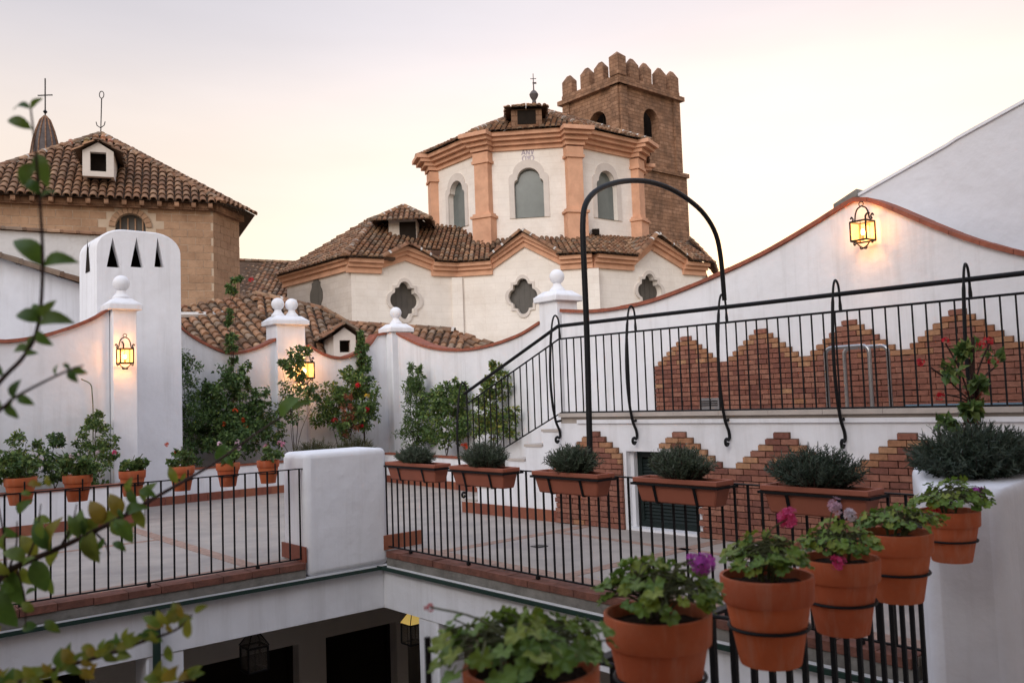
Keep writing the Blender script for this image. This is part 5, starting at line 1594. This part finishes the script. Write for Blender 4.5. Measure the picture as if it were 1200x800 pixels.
def ger_leaf_mesh(k):
    m = MB(); n = 22
    c = m.vert((0, 0, 0.0)); ring = []; mid = []
    for i in range(n):
        an = -PI + 0.28 + (2 * PI - 0.56) * i / (n - 1)
        lob = 1 + 0.16 * math.cos(an * 7) + R(-0.05, 0.05)
        wv = 0.16 * math.sin(an * 5 + k) 
        mid.append(m.vert((0.55 * math.cos(an) + 0.12, 0.55 * math.sin(an), 0.10 + wv * 0.3)))
        ring.append(m.vert((lob * math.cos(an) + 0.12, lob * math.sin(an), 0.12 + wv + R(-0.03, 0.03))))
    for i in range(n - 1):
        m.f.append([c, mid[i], mid[i + 1]]); m.f.append([mid[i], ring[i], ring[i + 1], mid[i + 1]])
    return m.mesh('leaf', M['gleaf'], smooth=80, fix=False)
GLEAF = [ger_leaf_mesh(k) for k in range(4)]
def orient(d, n):
    d = d.normalized(); y = n.cross(d)
    if y.length < 1e-4: y = d.orthogonal()
    y.normalize(); z = d.cross(y)
    return Matrix((d, y, z)).transposed().to_euler()
def geranium(lab, c, r, h, n, size, heads, lean=(0, 0, 0), group='geraniums in the big pots', seed=1):
    random.seed(seed)
    t = thing('geranium', lab, 'geranium', c, group)
    c = V(c); lean = V(lean)
    sm = MB(); main = []
    for k in range(5):
        an = k * 2 * PI / 5 + R(-.4, .4)
        tip = c + V((math.cos(an) * r * 0.45, math.sin(an) * r * 0.45, h * R(0.45, 0.75))) + lean * 0.6
        path = catmull([c + V((math.cos(an) * 0.02, math.sin(an) * 0.02, -0.02)), (c + tip) / 2 + rv() * 0.012, tip], 4)
        sm.tube(path, 0.005, 6); main.append(path)
    for i in range(n):
        path = random.choice(main); b = random.choice(path[3:])
        v = rv(); v.z = abs(v.z) * 0.8 - 0.1
        p = c + V((v.x * r, v.y * r, h * (0.25 + 0.75 * max(0, v.z + 0.15)) * R(0.6, 1.05))) + lean * R(0.1, 1)
        p.z = max(p.z, c.z + R(0.045, 0.09))
        sm.tube([b, (b + p) / 2 + V((0, 0, 0.015)), p], 0.0018, 4, False)
        out_ = V((p.x - b.x, p.y - b.y, 0.0)) + rv() * 0.01
        nrm_ = (V((0, 0, 1)) + out_.normalized() * 0.7 + rv() * 0.45).normalized()
        dd = out_ - nrm_ * out_.dot(nrm_)
        link_mesh('leaf', random.choice(GLEAF), t, p, orient(dd, nrm_), size * R(0.45, 1.0))
    for (p, rr, cc, nn) in heads:
        p = V(p)
        b = random.choice(main)[-1]
        sm.tube(catmull([b, (b + p) / 2 + V((0, 0, 0.02)), p], 4), 0.0022, 5)
        flower_head(p, rr, cc, t, nn)
    sm.build('stem', M['stem'], t, smooth=50)
    return t
PINK, MAG, VIO, PALE, RED, ORG = (0.85, 0.10, 0.28), (0.75, 0.06, 0.25), (0.55, 0.10, 0.50), (0.80, 0.55, 0.66), (0.60, 0.02, 0.03), (0.7, 0.10, 0.03)
def npot(px, py, wpx, r=0.125):
    d = 2 * r * F / wpx
    return at(px, py, d)
near = [  # rim centre px, rim width px, label bits
    (622, 778, 158, 'terracotta pot with the trailing red budded geranium', 'trailing geranium with a single red bud at its stem tip', 0.60),
    (770, 716, 124, 'terracotta pot with the violet flowered geranium', 'leafy geranium with one violet flower head', 0.38),
    (898, 672, 106, 'terracotta pot with the bright pink flowered geranium', 'geranium with a bright pink flower head on a tall stem', 0.42),
    (983, 652, 90, 'terracotta pot with the pale pink flowered geranium', 'geranium with pale pink heads and a hot pink one hanging over the rim', 0.42),
    (1048, 622, 83, 'terracotta pot with the flowerless geranium', 'low flowerless geranium spreading over the pot rim', 0.42),
    (1112, 597, 66, 'terracotta pot in front of the white rosemary pier', 'geranium with a red bloom and a purple bloom by the white pier', 0.42)]
NP = []
for i, (x, y, w, pl, gl, zf) in enumerate(near):
    c = npot(x, y, w)
    r, h = 0.125, (0.235 if i != 5 else 0.22)
    pot(pl, c, r, h, 'big terracotta pots on the near railing')
    q = V((c.x, c.y, 0)); a = (q - N1).dot(-uN)
    holder(FN, a, 0.0, c, r, h, zf, RN)
    NP.append(c)
def pxat(x, y, c, dd=0.0):
    return at(x, y, c.y + dd)
g = V((0, 0, -0.03))
geranium(near[0][4], NP[0] + g, 0.15, 0.13, 120, 0.025, [(pxat(504, 711, NP[0]), 0.010, RED, 8), (pxat(559, 746, NP[0]), 0.009, (0.7, 0.2, 0.1), 6)], lean=(-0.04, 0, 0), seed=3)
geranium(near[1][4], NP[1] + g, 0.135, 0.16, 105, 0.025, [(pxat(824, 661, NP[1], -.05), 0.027, VIO, 26), (pxat(812, 655, NP[1], -.04), 0.016, VIO, 12)], lean=(0.01, 0, 0.02), seed=5)
geranium(near[2][4], NP[2] + g, 0.11, 0.145, 100, 0.022, [(pxat(924, 607, NP[2], -.04), 0.028, PINK, 26), (pxat(934, 640, NP[2], -.05), 0.012, (0.7, .3, .2), 8)], lean=(0.0, 0, 0.02), seed=8)
geranium(near[3][4], NP[3] + g, 0.12, 0.15, 105, 0.022, [(pxat(978, 593, NP[3], -.04), 0.025, PALE, 20), (pxat(998, 604, NP[3], -.05), 0.022, (0.85, .75, .8), 18), (pxat(982, 659, NP[3], -.13), 0.024, PINK, 18)], lean=(0, 0, 0.02), seed=13)
geranium(near[4][4], NP[4] + g, 0.125, 0.13, 90, 0.023, [], lean=(0.05, 0, 0), seed=17)
geranium(near[5][4], NP[5] + g, 0.15, 0.17, 105, 0.027, [(pxat(1146, 577, NP[5], -.05), 0.030, VIO, 20), (pxat(1094, 601, NP[5], -.1), 0.032, RED, 14)], lean=(0.03, 0, 0.02), seed=19)
random.seed(23)
# trailing stems of the first pot
for (px0, py0) in ((690, 740), (705, 770)):
    pass
# round pots on the left railing
left = [(24, 559, 0.13, 'pot of geranium nearest the courtyard end, white blooms', 'white'), (91, 556, 0.125, '', ''), (155, 551, 0.12, '', ''), (213, 546, 0.12, '', ''), (267, 542, 0.118, '', ''), (314, 539, 0.115, '', '')]
lp = ['small terracotta pot in front of the white flowering shrub bed', 'small terracotta pot in front of the staked climber', 'small terracotta pot in front of the lantern pillar foot',
      'small terracotta pot with spindly straggling flower stems', 'small terracotta pot holding a pale pink geranium', 'small terracotta pot beside the rounded white pier']
lg = ['bushy potted geranium with white blooms', 'bushy potted geranium with pale head by the staked climber', 'compact leafy potted geranium with no blooms', 'spindly potted geranium with bare stalks and orange bloom',
      'potted geranium with thin pale pink flower stalks', 'sparse potted geranium with pink blooms beside the white pier']
for i, (x, y, r, _, _) in enumerate(left):
    a = FL.hit(x, y, -0.17)[0]
    zc = FL.hit(x, y, -0.17)[1]
    c = FL(a, -0.17, zc)
    pot(lp[i], c, r, 0.235, 'small pots along the left railing')
    holder(FL, a, 0.0, c, r, 0.235, 0.45, RL)
    t = thing('geranium', lg[i], 'geranium', c, 'geraniums in the small pots')
    m = MB(); s_ = MB()
    hh = (0.24, 0.22, 0.13, 0.17, 0.17, 0.15)[i]; nn = (520, 480, 300, 230, 260, 210)[i]
    rr = (0.19, 0.18, 0.13, 0.17, 0.15, 0.14)[i]
    foliage(m, [(c + V((0, 0, hh * 0.35)), (rr, rr, hh * 0.5))], nn, 0.042, GREENS, 0.5, 0.85)
    for k in range(7):
        tip = c + V((R(-rr, rr), R(-rr, rr), R(0.6, 1.2) * hh))
        s_.tube([c + V((0, 0, -0.03)), (c + tip) / 2 + rv() * 0.02, tip], 0.003, 4)
    s_.build('stem', M['stem'], t)
    m.build('foliage', M['leaf'], t, fix=False, tint=True)
    fc = [(0.8, 0.76, 0.76), (0.75, 0.6, 0.6), None, ORG, PALE, (0.7, 0.3, 0.42)][i]
    if fc:
        for k in range((3, 2, 0, 2, 3, 3)[i]):
            flower_head(c + V((R(-rr, rr), R(-rr, rr), hh * R(0.8, 1.25))), 0.028, fc, t, 10)
# planter boxes on the middle railing, courtyard side
def planter(lab, x, wpx, ytop, sub):
    aL, zt = FM.hit(x - wpx / 2, ytop, 0.13)
    aR, _ = FM.hit(x + wpx / 2, ytop, 0.13)
    ztop = 1.0
    w = aR - aL; am = (aL + aR) / 2
    t = thing('planter_box', lab, 'planter box', FM(am, 0.13, ztop - 0.20), 'planter boxes on the railing')
    h = 0.185; d0, d1 = 0.035, 0.235
    b = MB(); iw = w / 2 - 0.012
    b.hexa([FM(am - iw + 0.035, d1 - 0.04, ztop - h), FM(am + iw - 0.035, d1 - 0.04, ztop - h), FM(am + iw - 0.035, d0 + 0.03, ztop - h), FM(am - iw + 0.035, d0 + 0.03, ztop - h),
            FM(am - iw, d1 - 0.012, ztop - 0.03), FM(am + iw, d1 - 0.012, ztop - 0.03), FM(am + iw, d0 + 0.005, ztop - 0.03), FM(am - iw, d0 + 0.005, ztop - 0.03)])
    b.build('body', M['planter'], t, bevel=0.012)
    rm = MB(); o = 0.022
    x0, x1 = am - w / 2, am + w / 2
    for (p0, p1, q0, q1) in ((x0, x1, d1 - o, d1), (x0, x1, d0 - 0.005, d0 - 0.005 + o), (x0, x0 + o, d0 - 0.005 + o, d1 - o), (x1 - o, x1, d0 - 0.005 + o, d1 - o)):
        rm.fbox(FM, p0, p1, q0, q1, ztop - 0.035, ztop)
    rm.build('rim', M['planter'], t, bevel=0.004)
    MB().fbox(FM, x0 + o, x1 - o, d0 + 0.02, d1 - o, ztop - 0.029, ztop - 0.022).build('soil', M['soil'], t)
    hk = MB()
    for s_ in (-1, 1):                   # iron cradle hooked over the rail
        aa = am + s_ * w * 0.24
        hk.fbox(FM, aa - 0.012, aa + 0.012, 0.234, 0.240, ztop - 0.06, ztop - 0.04)
        hk.hexa([FM(aa - .012, d1 - 0.036, ztop - h - .004), FM(aa + .012, d1 - 0.036, ztop - h - .004), FM(aa + .012, d1 - 0.041, ztop - h - .004), FM(aa - .012, d1 - 0.041, ztop - h - .004),
                 FM(aa - .012, d1 + 0.004, ztop - .045), FM(aa + .012, d1 + 0.004, ztop - .045), FM(aa + .012, d1 - 0.001, ztop - .045), FM(aa - .012, d1 - 0.001, ztop - .045)])
        hk.fbox(FM, aa - 0.012, aa + 0.012, 0.02, d1 - 0.04, ztop - h - 0.008, ztop - h - 0.002)
    hk.fbox(FM, x0 - 0.015, x1 + 0.015, d1 + 0.001, d1 + 0.008, ztop - 0.056, ztop - 0.038)
    hk.fbox(FM, x0 - 0.016, x0 - 0.010, 0.0, d1 + 0.008, ztop - 0.056, ztop - 0.038)
    hk.fbox(FM, x1 + 0.010, x1 + 0.016, 0.0, d1 + 0.008, ztop - 0.056, ztop - 0.038)
    hk.build('cradle', M['iron'], t)
    return FM(am, 0.135, ztop - 0.02)
bx = [(490, 58, 543, 'brown planter box on the railing next to the rounded white pier', 'lavender', 'low spreading lavender mound in the box next to the white pier', 0.27, 0.16, 0.17, -0.02),
      (568, 63, 549, 'brown planter box on the railing in front of the foot of the stairs', 'lavender', 'tall round lavender mound in front of the foot of the stairs', 0.29, 0.17, 0.24, 0.02),
      (672, 77, 557, 'brown planter box on the railing under the tall iron arch', 'lavender', 'round lavender mound under the tall iron arch', 0.27, 0.17, 0.23, 0.02),
      (801, 98, 566, 'brown planter box on the railing in front of the louvred door', 'lavender', 'round lavender mound in front of the louvred door', 0.27, 0.17, 0.24, 0.0),
      (964, 126, 573, 'brown planter box on the railing just before the rosemary pier', 'rosemary', 'spiky upright rosemary in the box just before the pier', 0.34, 0.17, 0.25, -0.02)]
for (x, w, y, lab, kind, pl, rx, ry, h, off) in bx:
    c = planter(lab, x, w, y, kind)
    needle_mound(kind, pl, c + uM * off, rx, ry, h, 460 if kind == 'lavender' else 420, LAV if kind == 'lavender' else ROSEM, 'herb mounds in the planter boxes', uM, 14, 0.026 if kind == 'lavender' else 0.032)
# rosemary and hibiscus on the near pier
pc = V((2.52, 4.80, 1.10))
needle_mound('rosemary', 'big dark rosemary bush spilling over the white pier', pc, 0.52, 0.32, 0.28, 900, ROSEM, None, V((0.668, 0.744, 0)).normalized(), 16, 0.036)
hb = at(1140, 540, 5.05)
hibi = thing('hibiscus', 'tall thin stemmed shrub with red blooms rising from the rosemary', 'shrub', (hb.x, hb.y, 1.05))
m = MB(); base = V((hb.x, hb.y, 1.05))
for tp in ((1140, 395), (1128, 470), (1146, 455), (1137, 420)):
    m.tube(catmull([base, (base + at(*tp, 5.05)) / 2 + rv() * 0.02, at(*tp, 5.05)], 5), 0.009, 6)
for tp in ((1108, 402), (1160, 402), (1090, 430), (1108, 462), (1166, 430)):
    m.tube(catmull([at(1137, 470, 5.05), at((tp[0] + 1137) / 2, (tp[1] + 460) / 2, 5.05) + rv() * 0.02, at(*tp, 5.05)], 5), 0.005, 5)
m.build('stem', M['wood'], hibi, smooth=50)
random.seed(31)
m = MB()
foliage(m, [(at(1138, 500, 5.05), (0.14, 0.14, 0.14), 3), (at(1140, 465, 5.05), (0.09, 0.09, 0.16), 1.5), (at(1142, 410, 5.05), (0.07, 0.07, 0.05), 1), (at(1112, 430, 5.05), (0.06, 0.06, 0.05), .6), (at(1165, 418, 5.05), (0.04, 0.04, 0.04), .3)], 230, 0.07, GREENS, 0.2, 0.6)
m.build('foliage', M['leaf'], hibi, fix=False, tint=True)
m = MB()
foliage(m, [(at(1138, 470, 5.05), (0.05, 0.05, 0.22), 1)], 70, 0.05, [(0.12, 0.03, 0.02), (0.16, 0.05, 0.03)], -0.4, 0.4)
m.build('withered_leaves', M['leaf'], hibi, fix=False, tint=True)
for x, y in ((1108, 400), (1159, 399), (1150, 404), (1101, 464), (1078, 425), (1164, 423)):
    flower_head(at(x, y, 5.05), 0.028, (0.62, 0.02, 0.035), hibi, 9)

# ================================================================== shrubs and climbers of the raised beds
def b3d(fr, x, y, t, rad, wt=1):
    s_, z = fr.hit(x, y, t)
    return (fr(s_, t, z), rad, wt)
def base_of(fr, x, t, z=0.55):
    s_ = fr.hit(x, 520, t)[0]
    return fr(s_, t, z)
random.seed(41)
G = 'shrubs in the raised beds'
shrub('flowering_shrub', 'leafy flowering shrub with upright twigs in the bed below the curved wall', base_of(W4, 22, .55), [b3d(W4, 20, 545, .6, (.42, .3, .24), 3), b3d(W4, 30, 520, .5, (.3, .25, .2), 1.5), b3d(W4, -20, 540, .55, (.4, .3, .25), 2)], 1500, 0.055, GREENS, [(at(47, 537, 11.9), .04, (.8, .78, .78)), (at(15, 545, 11.9), .035, (.75, .7, .7))], G)
shrub('flowering_shrub', 'dark leaved shrub with white blooms between two railing pots', base_of(W4, 64, .5), [b3d(W4, 62, 548, .6, (.30, .3, .26), 3), b3d(W4, 63, 522, .5, (.16, .2, .18), 1)], 1000, 0.06, GREENS[:3] + [(0.03, 0.06, 0.03)], [(at(46, 549, 12.1), .05, (.8, .78, .8)), (at(89, 535, 12.4), .05, (.75, .65, .66))], G)
shrub('climbing_plant', 'bushy climber tied to a cane left of the lantern pillar', base_of(W4, 108, .35), [b3d(W4, 108, 545, .5, (.30, .3, .36), 3), b3d(W4, 110, 512, .4, (.26, .25, .30), 3), b3d(W4, 128, 525, .4, (.22, .2, .2), 1), b3d(W4, 112, 488, .3, (.14, .15, .12), .7)], 1900, 0.055, GREENS, [(at(134, 530, 12.9), .035, PINK)], G)
cn = thing('garden_cane', 'thin dead vine and cane climbing the white wall', 'cane', base_of(W4, 108, .08), None)
MB().tube(catmull([W4(*(lambda h: (h[0], .06, h[1]))(W4.hit(x, y, .06))) for x, y in ((109, 520), (109, 480), (108, 462), (106, 450), (95, 444))], 4), 0.008, 5).build('vine', M['stem'], cn)
W3D = [(0.028, 0.065, 0.02), (0.038, 0.085, 0.024), (0.052, 0.105, 0.03), (0.07, 0.125, 0.035), (0.032, 0.07, 0.026)]
shrub('flowering_shrub', 'feathery green shrub hugging the chimney edge', base_of(W3, 220, .4), [b3d(W3, 217, 440, .35, (.28, .25, .5), 2), b3d(W3, 222, 485, .5, (.35, .3, .5), 3), b3d(W3, 218, 530, .6, (.25, .3, .4), 2)], 2200, 0.075, W3D, [], G, 0.35)
shrub('flowering_shrub', 'dense dark shrub with orange flowers beneath the tall climber', base_of(W3, 262, .4), [b3d(W3, 255, 505, .5, (.6, .3, .45), 3), b3d(W3, 285, 505, .5, (.55, .3, .45), 3), b3d(W3, 265, 460, .4, (.45, .25, .45), 2), b3d(W3, 300, 480, .4, (.35, .25, .45), 2), b3d(W3, 245, 470, .4, (.35, .25, .4), 1.5), b3d(W3, 262, 515, .75, (.6, .25, .22), 2)], 4600, 0.085, W3D,
      [(W3(*(lambda h: (h[0], .8, h[1]))(W3.hit(x, y, .8))), .05, ORG) for x, y in ((276, 481), (262, 497), (285, 492), (288, 501))], G)
shrub('climbing_plant', 'tall thin climber rising above the coping on a stake', base_of(W3, 274, .25), [b3d(W3, 275, 445, .2, (.17, .17, .45), 2), b3d(W3, 272, 405, .15, (.11, .11, .35), 1.1), b3d(W3, 270, 370, .12, (.09, .09, .3), .6), b3d(W3, 270, 338, .1, (.10, .1, .14), .7), b3d(W3, 279, 327, .1, (.15, .1, .06), .5), b3d(W3, 292, 440, .2, (.10, .1, .35), .6)], 1000, 0.085, W3D + [(0.07, .12, .03)], [(at(294, 328, 16.9), .06, RED)], G)
shrub('climbing_plant', 'climber with pale shoots in front of the glowing pillar lantern', base_of(W3, 345, .6), [b3d(W3, 340, 470, .6, (.35, .25, .4), 2), b3d(W3, 345, 435, .5, (.26, .2, .3), 1.6), b3d(W3, 352, 415, .5, (.25, .2, .18), 1), b3d(W3, 325, 500, .6, (.4, .3, .35), 2), b3d(W3, 330, 428, .4, (.15, .15, .12), .4), b3d(W3, 368, 470, .5, (.15, .15, .5), 1)], 2100, 0.075, W3D + [(0.09, .13, .035)], [], G)
shrub('flowering_shrub', 'bushy shrub sprinkled with red flowers in the wall corner', base_of(W3, 400, .6), [b3d(W3, 400, 490, .6, (.6, .3, .5), 3), b3d(W3, 425, 475, .5, (.4, .3, .55), 3), b3d(W3, 385, 465, .5, (.35, .25, .4), 1.5), b3d(W3, 410, 450, .4, (.4, .25, .35), 2)], 3300, 0.08, GREENS, [(W3(*(lambda h: (h[0], .8, h[1]))(W3.hit(x, y, .8))), .06, RED) for x, y in ((419, 452), (392, 493), (430, 480), (424, 500))] + [(at(430, 463, 16.6), .05, (.6, .4, .05))], G)
shrub('climbing_plant', 'narrow dark climber reaching up beside the corner pillar', base_of(W3, 428, .2), [b3d(W3, 428, 440, .15, (.2, .15, .4), 2), b3d(W3, 424, 412, .1, (.12, .12, .3), 1.2), b3d(W3, 423, 395, .1, (.08, .08, .15), .5)], 1100, 0.08, W3D, [], G)
m = MB()
shrub('flowering_shrub', 'reddish seed stalks standing among the corner shrubs', base_of(W3, 410, .75), [b3d(W3, 408, 475, .8, (.14, .12, .45), 2), b3d(W3, 412, 500, .8, (.22, .15, .3), 2)], 500, 0.06, [(0.16, .05, .03), (.10, .04, .025), (.2, .09, .04)], [], G, .4)
shrub('evergreen_shrub', 'conical evergreen shrub between corner pillar and stairs', base_of(W2, 487, .4), [b3d(W2, 487, 500, .4, (.42, .3, .45), 3), b3d(W2, 486, 465, .35, (.28, .22, .4), 2), b3d(W2, 480, 440, .3, (.12, .12, .3), .6), b3d(W2, 492, 440, .3, (.08, .1, .35), .4)], 3000, 0.075, [(0.03, 0.07, 0.02), (0.045, 0.09, 0.025), (0.06, 0.11, 0.03)], [], G, .35)
shrub('evergreen_shrub', 'broad leafy shrub behind the lower end of the stair railing', base_of(W2, 523, .4), [b3d(W2, 525, 495, .4, (.5, .3, .5), 3), b3d(W2, 518, 465, .35, (.4, .25, .25), 1.6), b3d(W2, 538, 460, .3, (.15, .15, .3), .7)], 2600, 0.08, GREENS, [(at(545, 523, 15.0), .07, (.6, .08, .03))], G)
shrub('climbing_plant', 'light green shrub with yellow tips climbing behind the stair balusters', base_of(W2, 577, .35), [b3d(W2, 575, 485, .35, (.45, .25, .5), 3), b3d(W2, 580, 455, .3, (.35, .2, .3), 1.6), b3d(W2, 592, 490, .3, (.25, .2, .4), 1.2), b3d(W2, 580, 435, .25, (.12, .1, .2), .4)], 2200, 0.075, GREENS + [(0.10, .14, .03), (.14, .15, .03)], [], G)
for x, y, lab in ((369, 523, 'pale lavender mound in the far bed behind the white pier'), (415, 517, 'yellowish lavender mound in the wall corner behind the white pier')):
    s_, z = W3.hit(x, y, 1.0)
    needle_mound('lavender', lab, W3(s_, 0.98, 0.52), 0.5, 0.25, 0.42, 260, [(0.09, .10, .04), (.12, .11, .05), (.07, .085, .035)], 'lavender mounds in the far bed', -uL, 14, 0.05)

# ================================================================== climber in the foreground (every leaf a piece of its own)
def vine_leaf_mesh(mat, w, k):
    m = MB(); n = 7; rows = []
    for i in range(n):
        q = i / (n - 1)
        hw = w * math.sin(PI * q ** 0.85) ** 0.8 * 0.5 if 0 < q < 1 else 0.0
        z = 0.18 * math.sin(q * PI) - 0.25 * q * q * k
        rows.append([m.vert((q, -hw, z + hw * 0.35)), m.vert((q, 0, z)), m.vert((q, hw, z + hw * 0.35))])
    for i in range(n - 1):
        a, b = rows[i], rows[i + 1]
        m.f += [[a[0], b[0], b[1], a[1]], [a[1], b[1], b[2], a[2]]]
    return m.mesh('leaf', mat, smooth=80, fix=False)
VL = {'bleaf': [vine_leaf_mesh(M['bleaf'], w, k) for w, k in ((0.5, 0.6), (0.56, 1.0), (0.42, 0.4))], 'yleaf': [vine_leaf_mesh(M['yleaf'], w, k) for w, k in ((0.5, 0.7), (0.58, 1.0), (0.45, 0.5))]}
random.seed(57)
trunk = V((-1.35, 1.55, -3.29))
vine = thing('climbing_vine', 'leafy young vine shoots reaching in from beside the near railing', 'vine', trunk)
def shoot(path, r0_, r1_):
    pts = catmull(path, 6); n = len(pts)
    MB().tube(pts, [lerp(r0_, r1_, i / (n - 1)) for i in range(n)], 6).build('branch', M['wood'], vine, smooth=60)
    return pts
def vleaf(pb, pt, D, kind='bleaf', face=None, d2=None):
    a, b = at(*pb, D), at(*pt, D if d2 is None else d2)
    d = b - a
    n = face if face is not None else (V((R(-.5, .5), -0.9, R(0.1, 0.9))))
    n = (n - d.normalized() * n.dot(d.normalized())).normalized()
    link_mesh('leaf', random.choice(VL[kind]), vine, a, orient(d, n), d.length * 0.86)
D1 = 1.25
mt = [trunk, V((-1.30, 1.55, -1.5)), V((-1.12, 1.5, 0.2)), at(-70, 640, 1.4)]
MB().tube(catmull(mt, 6), [0.03 - 0.001 * i for i in range(19)], 8).build('trunk', M['wood'], vine, smooth=60)
shoot([at(-70, 640, 1.4), at(-60, 520, 1.3), at(0, 447, D1), at(28, 417, D1), at(45, 380, D1), at(50, 310, D1), at(47, 240, D1), at(41, 170, D1), at(36, 128, D1)], 0.0045, 0.0015)
shoot([at(-60, 520, 1.3), at(0, 480, 1.2), at(15, 467, 1.2), at(50, 448, 1.2), at(82, 433, 1.2), at(98, 428, 1.2)], 0.003, 0.0012)
for pb, pt in (((36, 128), (52, 112)), ((36, 128), (10, 124)), ((38, 152), (2, 137)), ((40, 192), (20, 222)), ((44, 180), (58, 226)), ((48, 228), (26, 205)), ((48, 232), (68, 222)),
               ((50, 312), (10, 272)), ((50, 312), (97, 303)), ((48, 372), (68, 348)), ((46, 378), (12, 362)), ((46, 380), (90, 372)), ((44, 392), (30, 415)), ((44, 388), (62, 408)), ((48, 370), (36, 352)),
               ((36, 410), (9, 410)), ((30, 416), (46, 412)), ((4, 440), (-14, 420)), ((-2, 450), (-22, 470))):
    vleaf(pb, pt, D1 + R(-.02, .02))
for pb, pt in (((15, 467), (24, 440)), ((16, 466), (12, 486)), ((20, 465), (43, 475)), ((6, 476), (24, 492)), ((82, 433), (72, 424)), ((84, 432), (105, 438)), ((80, 434), (92, 450)), ((66, 440), (68, 424)), ((2, 478), (-10, 462))):
    vleaf(pb, pt, 1.2 + R(-.02, .02))
# big shoot crossing in front of the left railing
D2 = 1.7
b2_ = shoot([at(-70, 640, 1.4), at(-20, 690, 1.6), at(10, 668, D2), at(50, 650, D2), at(90, 632, D2), at(140, 607, D2), at(190, 578, D2 + .1), at(250, 543, D2 + .25), at(300, 508, D2 + .4), at(345, 478, D2 + .55)], 0.0075, 0.002)
LB = [((60, 645), (36, 602)), ((58, 646), (70, 598)), ((70, 640), (52, 668)), ((80, 636), (98, 608)), ((92, 630), (78, 598)), ((96, 628), (118, 654)), ((100, 625), (124, 600)), ((108, 622), (112, 668)), ((120, 615), (104, 580)), ((122, 614), (146, 590)), ((130, 610), (152, 632)), ((140, 606), (128, 572)), ((146, 602), (176, 590)), ((155, 596), (172, 622)), ((168, 588), (182, 560)), ((160, 592), (148, 566)), ((30, 658), (-2, 640)), ((22, 664), (6, 700)), ((44, 652), (20, 622)), ((40, 655), (56, 700)), ((16, 668), (24, 720)), ((6, 676), (-20, 730)), ((0, 690), (18, 745)), ((112, 620), (84, 606)), ((134, 608), (160, 640)), ((208, 566), (196, 542)), ((212, 564), (218, 552)),
      ((255, 541), (264, 515)), ((262, 536), (276, 548)), ((330, 490), (352, 458)), ((342, 480), (366, 468)), ((26, 664), (40, 690)), ((12, 672), (-10, 655)), ((100, 627), (90, 592))]
for pb, pt in LB:
    k = max(0, (pb[0] - 140)) / 205 * .55
    vleaf(pb, pt, D2 + k + R(-.03, .03), 'bleaf' if random.random() < .7 else 'yleaf')
# low yellowing shoot at the bottom
D3 = 1.5
shoot([at(-60, 830, 1.4), at(20, 800, D3), at(70, 782, D3), at(120, 768, D3), at(165, 752, D3), at(205, 738, D3), at(225, 720, D3)], 0.005, 0.0015)
for i in range(64):
    q = R(0, 1); bx_ = lerp(0, 228, q); by_ = 806 - 0.30 * bx_ - 0.0004 * bx_ * bx_
    an = R(0, 2 * PI); l = R(17, 30)
    vleaf((bx_, by_), (bx_ + l * math.cos(an), by_ + l * 0.8 * math.sin(an) - 4), D3 + R(-.06, .06), 'yleaf' if random.random() < .75 else 'bleaf')
for i in range(14):
    q = R(0, 1); bx_ = lerp(170, 225, q); by_ = 800 - 6 * q
    an = R(-PI, 0); l = R(18, 30)
    vleaf((bx_, by_), (bx_ + l * math.cos(an), by_ + l * math.sin(an)), D3 + R(-.06, .06), 'yleaf')
shoot([at(20, 830, 1.45), at(120, 820, D3), at(225, 796, D3)], 0.004, 0.002)

# more leaves along the near left edge
random.seed(77)
for i in range(20):
    bx_ = R(-10, 62); by_ = R(560, 742) - bx_ * 0.2
    an = R(0, 2 * PI); l = R(16, 28)
    vleaf((bx_, by_), (bx_ + l * math.cos(an), by_ + l * math.sin(an)), D2 + R(-.1, .1), 'bleaf' if random.random() < .65 else 'yleaf')
for i in range(9):
    bx_ = R(60, 175); by_ = 640 - (bx_ - 60) * 0.45 + R(-24, 30)
    an = R(0, 2 * PI); l = R(15, 25)
    vleaf((bx_, by_), (bx_ + l * math.cos(an), by_ + l * math.sin(an)), D2 + R(-.06, .06), 'bleaf' if random.random() < .6 else 'yleaf')
for i in range(24):
    bx_ = R(0, 235); by_ = 806 - 0.30 * bx_ + R(-16, 10)
    an = R(0, 2 * PI); l = R(18, 30)
    vleaf((bx_, by_), (bx_ + l * math.cos(an), by_ + l * math.sin(an)), D3 + R(-.05, .05), 'yleaf')
for (x0, y0, x1, y1) in ((10, 668, 20, 610), (30, 660, 48, 590), (8, 676, -10, 560), (20, 668, 30, 735), (70, 642, 90, 590), (110, 622, 128, 650)):
    shoot([at(x0, y0, D2), at((x0 + x1) / 2 + 4, (y0 + y1) / 2, D2), at(x1, y1, D2)], 0.0025, 0.001)
